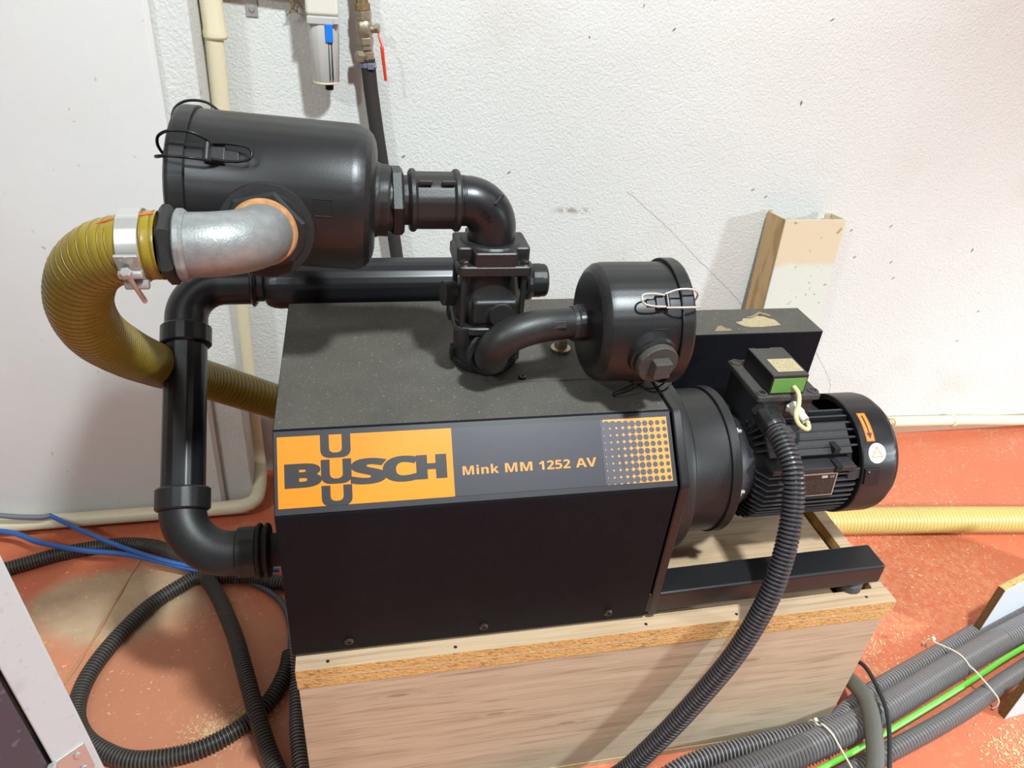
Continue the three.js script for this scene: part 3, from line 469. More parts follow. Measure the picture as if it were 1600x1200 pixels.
// ------------------------------------------------------------------ silencer box behind the motor
{
  const o = thing('silencer_box', 'long black sheet metal box behind the motor with a torn paper scrap on top', 'box');
  mesh('case', box(0.648, 1.096, 0.02, 0.3695, -0.494, -0.3865, 0.002), M.hood, o);
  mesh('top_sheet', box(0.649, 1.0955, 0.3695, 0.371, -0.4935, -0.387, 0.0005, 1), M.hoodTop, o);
  const fl = (pts, t, y) => { const g = poly(pts.map(([x, z]) => [x, -z]), t, 0.0004); g.rotateX(-Math.PI / 2); return g.translate(0, y, 0); };
  mesh('torn_paper', fl([[0.913, -0.431], [0.93, -0.436], [0.938, -0.447], [0.956, -0.446], [0.962, -0.452], [0.976, -0.457], [0.99, -0.455], [1.0, -0.443], [1.008, -0.438], [1.01, -0.415], [0.985, -0.412], [0.966, -0.409], [0.94, -0.41], [0.925, -0.414], [0.918, -0.422]], 0.0022, 0.3712), M.paper, o).userData.label = 'torn scrap of pale paper';
  mesh('paper_curl', [fl([[0.945, -0.447], [0.962, -0.453], [0.986, -0.470], [1.005, -0.455], [1.004, -0.449], [0.985, -0.463], [0.964, -0.4495]], 0.004, 0.3725)], M.crumb, o);
  mesh('glue_mark', fl([[0.85, -0.398], [0.866, -0.418], [0.875, -0.421], [0.881, -0.408], [0.89, -0.405], [0.889, -0.398]], 0.0012, 0.3711), M.crumb, o);
}
// ------------------------------------------------------------------ filters and their latches
function latch(parent, o, along, out, mat, s = 1, lever = 1) {   // o on the can, `along` towards the lid, `out` away from the axis
  const m = frameAt(o, along, out), L = (list) => list.map((g) => g.applyMatrix4(m));
  const b = mesh('latch', L([box(-0.013 * s, 0.012 * s, -0.013 * s, 0.013 * s, 0, 0.008 * s, 0.001), cyl(0.0042 * s, [0.008 * s, -0.014 * s, 0.010 * s], [0, 1, 0], 0, 0.028 * s, 0.0008, 16), box(-0.03 * s, -0.010 * s, -0.0075 * s, 0.0075 * s, 0.0, 0.003 * s, 0.001)]), M.black, parent);
  const w = 0.0020 * s, z0 = 0.012 * s;
  const loop1 = tube([[0.004 * s, -0.013 * s, z0], [0.025 * s, -0.017 * s, z0 + 0.012 * s], [0.05 * s, -0.017 * s, z0 + 0.012 * s], [0.066 * s, -0.014 * s, z0 + 0.002 * s], [0.071 * s, -0.009 * s, z0 - 0.012 * s], [0.068 * s, -0.003 * s, z0 - 0.022 * s], [0.064 * s, 0, z0 - 0.026 * s]], w, 0.002, 8);
  const loop2 = tube([[0.004 * s, 0.013 * s, z0], [0.025 * s, 0.017 * s, z0 + 0.012 * s], [0.05 * s, 0.017 * s, z0 + 0.012 * s], [0.066 * s, 0.014 * s, z0 + 0.002 * s], [0.071 * s, 0.009 * s, z0 - 0.012 * s], [0.068 * s, 0.003 * s, z0 - 0.022 * s], [0.064 * s, 0, z0 - 0.026 * s]], w, 0.002, 8);
  mesh('wire_loop', L([loop1, loop2]), mat, b);
  const lv = tube([[0.002 * s, -0.011 * s, z0], [-0.02 * s, -0.012 * s, z0 * 0.9 + 0.004 * lever], [-0.042 * s, -0.009 * s, z0 + 0.006 * lever], [-0.048 * s, 0, z0 + 0.008 * lever], [-0.042 * s, 0.009 * s, z0 + 0.006 * lever], [-0.02 * s, 0.012 * s, z0 * 0.9 + 0.004 * lever], [0.002 * s, 0.011 * s, z0]], w, 0.002, 8);
  mesh('lever_wire', L([lv]), mat, b);
}
const FA = [-0.102, 0.704, -0.282], FB = [0.163, 0.690, -0.265];
{
  const o = thing('intake_filter', 'large black cylindrical filter housing high on the left with a clamped lid', 'filter');
  const d = A(FB).sub(A(FA)).normalize(), D = d.toArray();
  mesh('can', lathe([[0, 0.012], [0.104, 0.012], [0.105, 0.016], [0.105, 0.233], [0.1038, 0.242], [0.0995, 0.2515], [0.092, 0.259], [0.082, 0.2635], [0.070, 0.2655], [0, 0.2655]], FA, D, 96, 0.35), M.black, o);
  mesh('lid', lathe([[0, -0.006], [0.098, -0.006], [0.1065, -0.002], [0.1085, 0.003], [0.1085, 0.0205], [0.1075, 0.0215], [0.1055, 0.0215], [0, 0.0215]], FA, D, 96, 0.35), M.black, o);
  mesh('outlet_collar', lathe([[0, 0.26], [0.056, 0.262], [0.0545, 0.268], [0.0525, 0.272], [0.0525, 0.283], [0.051, 0.2855], [0.045, 0.2865], [0.044, 0.292], [0, 0.292]], FA, D, 64, 0.35), M.castBlack, o);
  const out = (a) => { const y = V(0, 1, 0), z = V(0, 0, 1); return y.multiplyScalar(Math.sin(a)).addScaledVector(z, Math.cos(a)).toArray(); };
  const at = (t, a, r = 0.105) => A(FA).addScaledVector(d, t).add(A(out(a)).multiplyScalar(r)).toArray();
  const back = d.clone().negate().toArray();
  latch(o, at(0.058, 0.72), back, out(0.72), M.wire, 1.0, 0.3);
  latch(o, at(0.05, 2.45), back, out(2.45), M.wire, 1.0, 0.3);
  latch(o, at(0.05, 4.1), back, out(4.1), M.wire, 1.0, 0.3);
  mesh('embossed_mark', [[-0.012, -0.012], [-0.012, 0.011], [0.012, 0.011], [0.012, -0.012]].map((_, i, a) => { const [x0, y0] = a[i], [x1, y1] = a[(i + 1) % 4]; const ang = 0.18; const P = (x, y) => at(0.192 + x, ang + y / 0.105, 0.1052); return tube([P(x0, y0), P((x0 + x1) / 2, (y0 + y1) / 2), P(x1, y1)], 0.0009, 0.004, 6); }), M.black, o);
  // intake socket on the near side
  mesh('intake_collar', lathe([[0, -0.05], [0.065, -0.04], [0.0635, 0.004], [0.0635, 0.018], [0.062, 0.0205], [0.053, 0.0215], [0.051, 0.025], [0, 0.026]], [0.0135, 0.678, -0.180], [0, 0.19, 0.982], 72, 0.35), M.castBlack, o);
}
{
  const o = thing('vent_filter', 'small black cylindrical filter housing at the right edge of the hood top', 'filter');
  const a = [0.485, 0.525, -0.170], d = [1, 0, 0];
  mesh('can', lathe([[0, 0], [0.070, 0], [0.080, 0.002], [0.088, 0.007], [0.0935, 0.014], [0.0955, 0.023], [0.0955, 0.136], [0, 0.136]], a, d, 96, 0.35), M.black, o);
  mesh('lid', lathe([[0.0958, 0.122], [0.1005, 0.121], [0.1015, 0.1225], [0.1015, 0.139], [0.0995, 0.1425], [0.085, 0.146], [0, 0.147], [0, 0.137], [0.0955, 0.137]], a, d, 96, 0.35), M.black, o);
  mesh('inlet_stub', lathe([[0, -0.016], [0.028, -0.016], [0.029, -0.0145], [0.029, 0.004], [0, 0.004]], a, d, 40), M.pipeBlack, o);
  const out = (t) => [0, Math.sin(t), Math.cos(t)], P = (x, t, r = 0.0955) => [a[0] + x, a[1] + Math.sin(t) * r, a[2] + Math.cos(t) * r];
  latch(o, P(0.090, 0.78), d, out(0.78), M.wireBright, 0.82, 1.5);
  latch(o, P(0.090, -1.2), d, out(-1.2), M.wire, 0.82, 2.2);
  latch(o, P(0.090, 3.0), d, out(3.0), M.wireBright, 0.82, 1);
  mesh('embossed_mark', [[[0.075, 0.36], [0.075, 0.62]], [[0.075, 0.62], [0.1, 0.62]], [[0.075, 0.36], [0.1, 0.36]]].map(([p, q]) => tube([P(p[0], p[1], 0.0957), P((p[0] + q[0]) / 2, (p[1] + q[1]) / 2, 0.0957), P(q[0], q[1], 0.0957)], 0.0006, 0.004, 6)), M.black, o);
  const pd = [0.10, -0.13, 0.98], pp = [0.563, 0.518, -0.081];
  const pl = mesh('drain_socket', lathe([[0, -0.03], [0.0395, -0.03], [0.0385, 0.0], [0.037, 0.006], [0.037, 0.012], [0.034, 0.014], [0.034, 0.02], [0, 0.02]], pp, pd, 48, 0.35), M.black, o);
  mesh('drain_plug', [lathe([[0, 0.018], [0.031, 0.018], [0.0325, 0.020], [0.0325, 0.029], [0.031, 0.031], [0, 0.031]], pp, pd, 40), orient(box(-0.014, 0.014, 0.029, 0.047, -0.014, 0.014, 0.002), pp, pd, 0.1)], M.dustyBlack, pl).userData.label = 'square-headed plug';
}
// ------------------------------------------------------------------ pipework between filter, valve and vent filter
{
  const c = thing('pipe_coupling', 'black threaded pipe coupling with hexagon nipple right of the large filter', 'pipe coupling');
  mesh('hex_nipple', [hex(0.0905, [0.183, 0.690, -0.2645], [1, 0, 0], 0, 0.020, 0.42, 0.004), cyl(0.0365, [0.2, 0.690, -0.2645], [1, 0, 0], 0, 0.02, 0.001, 40)], M.castBlack, c);
  mesh('socket', lathe([[0.02, 0], [0.043, 0], [0.0465, 0.003], [0.0465, 0.008], [0.0425, 0.012], [0.0425, 0.065], [0.0465, 0.069], [0.0465, 0.074], [0.044, 0.0765], [0.02, 0.0765]], [0.211, 0.690, -0.2645], [1, 0, 0], 64, 0.5), M.castBlack, c);
  mesh('cast_mark', [box(0.224, 0.243, 0.7245, 0.730, -0.238, -0.231, 0.001), box(0.258, 0.277, 0.7245, 0.730, -0.238, -0.231, 0.001)], M.castBlack, c);
  const e = thing('pipe_elbow', 'glossy black pipe elbow bending down onto the check valve', 'pipe elbow');
  mesh('bend', sweep(curve([[0.282, 0.690, -0.2645], [0.290, 0.690, -0.2645], ...arcElbow([0.296, 0.690, -0.2645], [1, 0, 0], [0, -1, 0], 0.045), [0.341, 0.63, -0.2645], [0.341, 0.608, -0.2645]]), (s, L) => 0.0372 + 0.0012 * Math.sin(Math.PI * s / L), 0.004, 40), M.pipeBlack, e);
  mesh('thread', [0, 1, 2].map((i) => lathe(ringP(0.03, 0.0382, 0, 0.0018, 0.0006), [0.288 + i * 0.003, 0.690, -0.2645], [1, 0, 0], 48)), M.castBlack, e);
  {                                             // raised casting letters and a bar on the near side of the bend
    const f = await new FontLoader().loadAsync('fonts/droid/droid_sans_bold.typeface.json');
    const g = new TextGeometry('+GF+', { font: f, size: 0.0095, depth: 0.0040, curveSegments: 3 }); g.translate(-0.0155, -0.0045, -0.0012);
    const m = frameAt([0.3215, 0.6835, -0.2275], [0.70, -0.72, 0.12], [-0.08, 0.16, 0.98]); mesh('cast_letters', g.applyMatrix4(m), M.pipeBlack, e);
    const b = box(-0.010, 0.010, -0.0028, 0.0028, -0.002, 0.0028, 0.001); b.rotateZ(0.72); b.applyMatrix4(frameAt([0.3435, 0.7015, -0.2365], [1, 0, -0.35], [0.35, 0.32, 0.9])); mesh('cast_bar', b, M.pipeBlack, e);
  }
  const v = thing('check_valve', 'black cast check valve with four tie rods standing on the hood top', 'valve');
  const X = 0.341, Z = -0.2645, cc = (l) => l.map(([x, z]) => [x, z]);
  const plus = fillet([[-0.058, -0.034], [-0.034, -0.034], [-0.034, -0.056], [0.034, -0.056], [0.034, -0.034], [0.058, -0.034], [0.058, 0.034], [0.034, 0.034], [0.034, 0.056], [-0.034, 0.056], [-0.034, 0.034], [-0.058, 0.034]], 0.006, 4);
  const up = (pts, y, t, b) => poly(pts, t, b).rotateX(-Math.PI / 2).translate(X, y, Z);
  const sq = fillet([[-0.059, -0.057], [0.059, -0.057], [0.059, 0.057], [-0.059, 0.057]], 0.010, 4);
  mesh('upper_flange', [up(sq, 0.588, 0.017, 0.002), up(plus, 0.600, 0.027, 0.002), lathe([[0, 0], [0.05, 0], [0.046, 0.004], [0, 0.005]], [X, 0.626, Z], [0, 1, 0], 48)], M.castBlack, v);
  mesh('valve_body', [lathe([[0, 0.590], [0.045, 0.590], [0.0475, 0.565], [0.0505, 0.545], [0.0565, 0.535], [0.0575, 0.525], [0.0575, 0.512], [0.054, 0.505], [0.054, 0.494], [0.0, 0.494]], [X, 0, Z], [0, 1, 0], 64, 0.5), lathe([[0, 0], [0.02, 0], [0.02, 0.02], [0, 0.02]], [X - 0.055, 0.534, Z], [-1, 0.1, 0.2], 32), lathe([[0, 0], [0.034, 0], [0.034, 0.006], [0, 0.006]], [X + 0.05, 0.55, Z - 0.03], [0.8, 0.1, -0.5], 32)], M.castBlack, v);
  mesh('front_housing', [box(X - 0.033, X + 0.042, 0.502, 0.546, Z + 0.02, Z + 0.056, 0.008, 4)], M.castBlack, v);
  mesh('front_cap', [lathe([[0, 0], [0.021, 0], [0.0205, 0.006], [0.0185, 0.009], [0, 0.0095]], [X + 0.013, 0.522, Z + 0.054], [0, 0.1, 1], 40)], M.castBlack, v);
  mesh('lower_flange', [up(fillet([[-0.06, -0.05], [-0.03, -0.058], [0.03, -0.058], [0.06, -0.05], [0.058, 0.05], [0.03, 0.056], [-0.03, 0.056], [-0.058, 0.05]], 0.012, 4), 0.484, 0.014, 0.002), ...[[-0.048, 0.047], [0.048, 0.047], [-0.048, -0.047], [0.048, -0.047]].map(([x, z]) => lathe([[0, 0.462], [0.010, 0.462], [0.0135, 0.474], [0.0135, 0.497], [0, 0.497]], [X + x, 0, Z + z], [0, 1, 0], 24))], M.castBlack, v);
  for (const [x, z] of [[-0.048, 0.047], [0.048, 0.047], [-0.048, -0.047], [0.048, -0.047]]) {
    mesh('tie_rod', cyl(0.0046, [X + x, 0, Z + z], [0, 1, 0], 0.49, 0.606, 0.0006, 16), M.castBlack, v);
    mesh('bolt_head', [cyl(0.0075, [X + x, 0.6045, Z + z], [0, 1, 0], 0, 0.002, 0.0006, 20), hex(0.0115, [X + x, 0.6045, Z + z], [0, 1, 0], 0.001, 0.008, 0.3, 0.001)], M.screw, v);
  }
  mesh('lower_body', [lathe([[0, HT], [0.047, HT], [0.046, 0.43], [0.045, 0.455], [0.049, 0.484], [0, 0.484]], [X - 0.006, 0, Z], [0, 1, 0], 56, 0.6)], M.castBlack, v);
  mesh('base_flange', [lathe([[0, 0], [0.057, 0], [0.059, 0.003], [0.059, 0.012], [0.056, 0.0145], [0.05, 0.015], [0, 0.015]], [X, HT + 0.0014, Z - 0.006], [0, 1, 0], 56, 0.4), box(X - 0.058, X - 0.05, HT + 0.008, HT + 0.03, Z - 0.01, Z + 0.012, 0.001), box(X + 0.05, X + 0.06, HT + 0.006, HT + 0.024, Z - 0.012, Z + 0.014, 0.001)], M.dark, v);
  mesh('port_ring', [lathe([[0, -0.03], [0.040, -0.03], [0.0415, -0.004], [0.0415, 0.002], [0.038, 0.005], [0.0335, 0.004], [0.0335, -0.002], [0, -0.002]], [X + 0.003, 0.447, Z + 0.050], [0.02, 0.12, 1], 56, 0.4)], M.castBlack, v);
  const w = thing('vent_pipe', 'black curved pipe from the front of the valve to the small filter', 'pipe');
  mesh('bend', sweep(curve([[0.3445, 0.445, -0.226], [0.342, 0.450, -0.200], [0.337, 0.465, -0.174], [0.337, 0.490, -0.155], [0.349, 0.511, -0.148], [0.374, 0.523, -0.150], [0.41, 0.528, -0.157], [0.447, 0.5265, -0.165], [0.474, 0.525, -0.1695]]), (s, L) => 0.0285 - 0.0035 * s / L, 0.005, 36), M.castBlack, w);
  mesh('sleeve', lathe([[0, -0.003], [0.0275, -0.003], [0.0285, -0.001], [0.0285, 0.004], [0.0275, 0.006], [0, 0.006]], [0.4635, 0.5245, -0.1685], [1, 0, 0], 40), M.castBlack, w);
  const b = box(-0.0155, 0.0155, -0.0055, 0.0055, -0.002, 0.0022, 0.001); b.applyMatrix4(frameAt([0.428, 0.5385, -0.1385], [1, 0.05, 0], [0, 0.45, 0.9])); mesh('cast_mark', b, M.castBlack, w);
}
// ------------------------------------------------------------------ galvanised elbow, suction hose and clamp
{
  const e = thing('galvanised_elbow', 'silver galvanised pipe elbow curving out of the front of the large filter', 'pipe elbow');
  const S = [0.0115, 0.6885, -0.134], R = 0.072, F = [0, 0.19, 0.982], E1 = [S[1] + R * 0.19, S[2] + R * 0.982];
  mesh('bend', sweep(curve([[S[0], S[1] - 0.003, S[2] - 0.014], ...arcElbow(S, F, [-1, 0, 0], R, 18), [S[0] - R - 0.012, E1[0], E1[1]]]), (s, L) => 0.0388, 0.004, 48), M.galv, e);
  mesh('bead', lathe([[0.03, 0], [0.040, 0], [0.0432, 0.0025], [0.0432, 0.008], [0.040, 0.012], [0.036, 0.013]], [S[0] - R - 0.016, E1[0], E1[1]], [1, 0, 0], 56, 0.6), M.galv, e);
  mesh('rust_band', lathe([[0.03, 0], [0.0435, 0], [0.0445, 0.002], [0.0425, 0.007], [0.039, 0.009], [0.03, 0.009]], [0.0115, S[1] - 0.002, S[2] - 0.0105], F, 56, 0.6), M.rust, e).userData.label = 'rust-coloured band at the thread';
  mesh('hex_nut', hex(0.094, [0.0120, S[1] - 0.004, S[2] - 0.0225], F, 0, 0.013, 0.2, 0.004), M.castBlack, e);
  mesh('hex_nipple', hex(0.0815, [S[0] - R - 0.0165, E1[0], E1[1]], [-1, 0, 0], 0, 0.016, 0.25, 0.004), M.castBlack, e);
  const EX = S[0] - R - 0.0165 - 0.016, EY = E1[0], EZ = E1[1];
  const HP = [[EX - 0.001, EY, EZ], [EX - 0.03, EY - 0.0005, EZ - 0.0005], [-0.130, 0.698, -0.065], [-0.166, 0.684, -0.078], [-0.201, 0.650, -0.101], [-0.229, 0.589, -0.139], [-0.241, 0.512, -0.201], [-0.245, 0.410, -0.317], [-0.239, 0.312, -0.437], [-0.222, 0.240, -0.524], [-0.180, 0.170, -0.594], [-0.072, 0.070, -0.660], [0.08, -0.03, -0.70], [0.32, -0.16, -0.70], [0.65, -0.33, -0.68], [0.88, -0.392, -0.64]];
  const spiralHose = (o, pts, r, pitch, wall, rib) => {   // wall bulging between the turns of a darker spiral; both from the same frames
    const c = curve(pts), L = c.getLength(), per = 28, n = Math.round(L / pitch * per), sg = 30, pos = [], nor = [], uv = [], idx = [], rp = [], rn = [], ri = [];
    c.arcLengthDivisions = 2500; c.updateArcLengths(); const F = c.computeFrenetFrames(n, false);
    for (let i = 0; i <= n; i++) { const p = c.getPointAt(i / n), N = F.normals[i], B = F.binormals[i], T = F.tangents[i];
      for (let j = 0; j <= sg; j++) { const a = j / sg * Math.PI * 2, t = (((i / per - j / sg) % 1) + 1) % 1, w = Math.abs(t - 0.5) * 2, rr = r - 0.0007 * w * w, dr = (t > 0.5 ? -1 : 1) * 0.26 * w; const d = N.clone().multiplyScalar(Math.cos(a)).addScaledVector(B, Math.sin(a)); pos.push(p.x + d.x * rr, p.y + d.y * rr, p.z + d.z * rr); d.addScaledVector(T, -dr).normalize(); nor.push(d.x, d.y, d.z); uv.push(i / n * L, a * r); }
      const a = i / per * Math.PI * 2, d = N.clone().multiplyScalar(Math.cos(a)).addScaledVector(B, Math.sin(a));
      for (let j = 0; j < 5; j++) { const b = j / 5 * Math.PI * 2, q = p.clone().addScaledVector(d, r - 0.0006 + 0.0010 * Math.cos(b)).addScaledVector(T, 0.0013 * Math.sin(b)); rp.push(q.x, q.y, q.z); const e = d.clone().multiplyScalar(Math.cos(b)).addScaledVector(T, Math.sin(b)); rn.push(e.x, e.y, e.z); } }
    for (let i = 0; i < n; i++) { for (let j = 0; j < sg; j++) { const a = i * (sg + 1) + j, b = a + sg + 1; idx.push(a, a + 1, b, b, a + 1, b + 1); } for (let j = 0; j < 5; j++) { const a = i * 5 + j, b = i * 5 + (j + 1) % 5; ri.push(a, a + 5, b, b, a + 5, b + 5); } }
    const mk = (p, q, u, k) => { const g = new THREE.BufferGeometry(); g.setAttribute('position', new THREE.Float32BufferAttribute(p, 3)); g.setAttribute('normal', new THREE.Float32BufferAttribute(q, 3)); if (u) g.setAttribute('uv', new THREE.Float32BufferAttribute(u, 2)); g.setIndex(k); return g; };
    mesh('hose_wall', mk(pos, nor, uv, idx), wall, o); mesh('spiral_rib', mk(rp, rn, null, ri), rib, o);
  };
  const h = thing('suction_hose', 'thick translucent yellow spiral hose looping from the silver elbow behind the pump', 'hose');
  spiralHose(h, HP, 0.0405, 0.0112, M.hose, M.hoseRib);
  const h2 = thing('floor_hose', 'pale yellow spiral hose lying on the red floor at the right behind the crate', 'hose');
  spiralHose(h2, [[0.95, -0.3965, -0.625], [1.30, -0.3965, -0.588], [1.62, -0.3965, -0.560], [2.13, -0.3965, -0.506], [2.8, -0.3965, -0.42]], 0.0405, 0.0112, M.hosePale, M.hosePaleRib);
  mesh('red_stripe', tube([[EX - 0.004, EY + 0.0408, EZ + 0.004], [-0.128, EY + 0.0385, -0.052], [-0.160, 0.7285, -0.062], [-0.192, 0.709, -0.075], [-0.222, 0.675, -0.095]], 0.0016, 0.004, 8), M.redStripe, h);
  const c = thing('hose_clamp', 'wide steel bolt clamp round the end of the yellow hose', 'clamp');
  const cx = EX - 0.030, ax = [-1, 0, 0], band = (x0, x1, r) => lathe(ringP(0.0405, r, x0, x1, 0.0006), [cx, EY, EZ], ax, 64, 0.5);
  mesh('band', [band(-0.012, 0.012, 0.0432)], M.steel, c);
  const cm = frameAt([cx, EY - 0.0405 * Math.sin(0.42), EZ + 0.0415 * Math.cos(0.42)], [1, 0, 0], [0, -Math.sin(0.42), Math.cos(0.42)]), T = (g) => g.applyMatrix4(cm);
  mesh('bridge', [T(box(-0.0125, 0.0125, 0.006, 0.028, -0.001, 0.003, 0.001)), T(cyl(0.0015, [-0.006, 0.022, 0.003], [0, 0, 1], 0, 0.001, 0.0003, 10)), T(cyl(0.0015, [0.006, 0.022, 0.003], [0, 0, 1], 0, 0.001, 0.0003, 10)), T(cyl(0.0015, [0.0, 0.026, 0.003], [0, 0, 1], 0, 0.001, 0.0003, 10)), T(cyl(0.0058, [-0.013, 0.000, 0.004], [1, 0, 0], 0, 0.026, 0.001, 20)), T(cyl(0.0058, [-0.011, -0.018, 0.004], [1, 0, 0], 0, 0.026, 0.001, 20))], M.steel, c);
  mesh('bolt', [T(hex(0.0115, [-0.002, 0.006, 0.011], [0, 1, 0.1], 0, 0.008, 0.2, 0.001)), T(cyl(0.003, [-0.002, 0.008, 0.010], [0.1, -1, -0.08], 0, 0.056, 0.0006, 14))], M.steel, c);
}
// ------------------------------------------------------------------ exhaust pipe: low port, sloping riser, silencer tube behind the hood
{
  const o = thing('exhaust_pipe', 'black plastic pipe rising at the left end of the pump between two elbows', 'pipe');
  const xv = -0.19, dir = V(0, 0.666, -0.746), up = [xv, 0.352, -0.485], lo = [xv, 0.152, -0.261];
  const P0 = A(lo).addScaledVector(dir, -0.012), D = dir.toArray(), Dn = dir.clone().negate().toArray();
  mesh('riser', cyl(0.0378, P0.toArray(), D, -0.02, 0.325, 0.001, 48), M.pipeBlack, o);
  // upper elbow
  const U = A(up).addScaledVector(dir, 0.0285).toArray(), ue = arcElbow(U, D, [1, 0, 0], 0.068, 16), ul = ue[ue.length - 1];
  mesh('elbow', [sweep(curve([A(up).addScaledVector(dir, -0.02).toArray(), ...ue, [ul[0] + 0.06, ul[1], ul[2]]]), () => 0.0386, 0.005, 44), lathe(ringP(0.03, 0.0455, -0.026, 0.012, 0.003), up, D, 56), lathe(ringP(0.03, 0.044, 0, 0.008, 0.003), [ul[0] + 0.05, ul[1], ul[2]], [1, 0, 0], 56)], M.pipeBlack, o);
  // lower elbow and the two-ring flange at the port
  const Lp = A(lo).addScaledVector(dir, -0.030).toArray(), le = arcElbow(Lp, Dn, [1, 0, 0], 0.085, 16), ll = le[le.length - 1];
  mesh('elbow', [sweep(curve([A(lo).toArray(), ...le, [ll[0] + 0.035, ll[1], ll[2]]]), () => 0.0395, 0.005, 44), lathe(ringP(0.03, 0.0465, -0.034, 0.006, 0.003), lo, D, 56), lathe(ringP(0.03, 0.0445, 0, 0.034, 0.002), [ll[0] + 0.008, ll[1], ll[2]], [1, 0, 0], 56)], M.castBlack, o);
  mesh('port_flange', [lathe(ringP(0.01, 0.0495, 0, 0.008, 0.002), [ll[0] + 0.042, ll[1], ll[2]], [1, 0, 0], 56), lathe(ringP(0.01, 0.040, 0.007, 0.014, 0.001), [ll[0] + 0.042, ll[1], ll[2]], [1, 0, 0], 56), lathe(ringP(0.01, 0.049, 0.013, 0.022, 0.003), [ll[0] + 0.042, ll[1], ll[2]], [1, 0, 0], 56), cyl(0.03, [ll[0] + 0.06, ll[1], ll[2]], [1, 0, 0], 0, -ll[0] - 0.058, 0.001)], M.rubber, o);
  const s = thing('silencer_tube', 'long thick black tube lying along the back edge of the hood', 'pipe');
  mesh('tube', lathe([[0, -0.055], [0.0345, -0.055], [0.0345, -0.024], [0.043, -0.018], [0.0475, -0.008], [0.0495, 0.004], [0.0495, 0.49], [0.047, 0.503], [0.040, 0.514], [0.037, 0.516], [0, 0.516]], [-0.025, 0.4155, -0.5605], [1, 0, 0], 72, 0.4), M.pipeBlack, s);
  mesh('end_cap', lathe([[0, 0.51], [0.0345, 0.51], [0.0355, 0.513], [0.0355, 0.5345], [0.0345, 0.5345], [0.0345, 0.544], [0.032, 0.548], [0, 0.548]], [-0.025, 0.4155, -0.5605], [1, 0, 0], 56, 0.4), M.castBlack, s);
}
// ------------------------------------------------------------------ conduit from the motor over the front of the crate
{
  const o = thing('motor_conduit', 'ribbed black conduit hanging from the motor over the front of the crate', 'conduit');
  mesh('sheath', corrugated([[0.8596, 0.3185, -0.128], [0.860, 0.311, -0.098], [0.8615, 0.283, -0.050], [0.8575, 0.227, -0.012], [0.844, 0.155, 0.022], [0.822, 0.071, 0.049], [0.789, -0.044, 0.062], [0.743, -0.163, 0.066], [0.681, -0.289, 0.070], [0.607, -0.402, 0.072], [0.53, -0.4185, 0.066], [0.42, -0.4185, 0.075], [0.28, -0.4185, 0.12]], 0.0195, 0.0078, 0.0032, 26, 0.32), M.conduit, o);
}
// ------------------------------------------------------------------ on the back wall
{
  const p = thing('corner_pipe', 'cream plastic pipe running down the corner and along the foot of the left wall', 'pipe');
  const path = [[-0.142, 1.9, -0.992], [-0.144, 1.0, -0.992], [-0.158, 0.5, -0.992], [-0.173, 0.05, -0.992], [-0.178, -0.28, -0.985], [-0.176, -0.345, -0.972], [-0.172, -0.372, -0.94], [-0.170, -0.380, -0.88], [-0.176, -0.384, -0.838], [-0.2, -0.387, -0.822], [-0.26, -0.390, -0.818], [-0.6, -0.393, -0.818], [-1.0, -0.396, -0.818], [-2.0, -0.40, -0.818]];
  mesh('pipe_run', sweep(curve(path), () => 0.0195, 0.012, 28), M.cream, p);
  mesh('coupling', lathe([[0.018, -0.05], [0.0235, -0.05], [0.0235, 0.05], [0.0255, 0.056], [0.0255, 0.066], [0.0225, 0.070], [0.018, 0.070]], [-0.1445, 0.86, -0.992], [0, -1, 0], 36), M.cream, p);
  const q = thing('skirting_pipe', 'cream plastic pipe along the foot of the back wall at the right', 'pipe');
  mesh('pipe_run', tube([[1.96, -0.364, -0.995], [2.3, -0.380, -0.998], [2.9, -0.41, -1.0], [4.4, -0.415, -1.0]], 0.019, 0.02, 24), M.cream, q);
  mesh('tie_cord', [tube([[1.972, -0.34, -0.99], [1.985, -0.345, -0.974], [1.99, -0.372, -0.972], [1.978, -0.392, -0.985]], 0.003, 0.004, 8), tube([[1.945, -0.335, -1.0], [1.96, -0.338, -0.985], [1.985, -0.342, -0.985]], 0.003, 0.004, 8)], M.beigeCable, q);
  for (const x of [2.25, 2.75]) mesh('pipe_clip', lathe(ringP(0.018, 0.0225, 0, 0.016, 0.002), [x, x < 2.5 ? -0.3785 : -0.403, -0.998], [1, -0.04, 0], 28), M.cream, q);
}
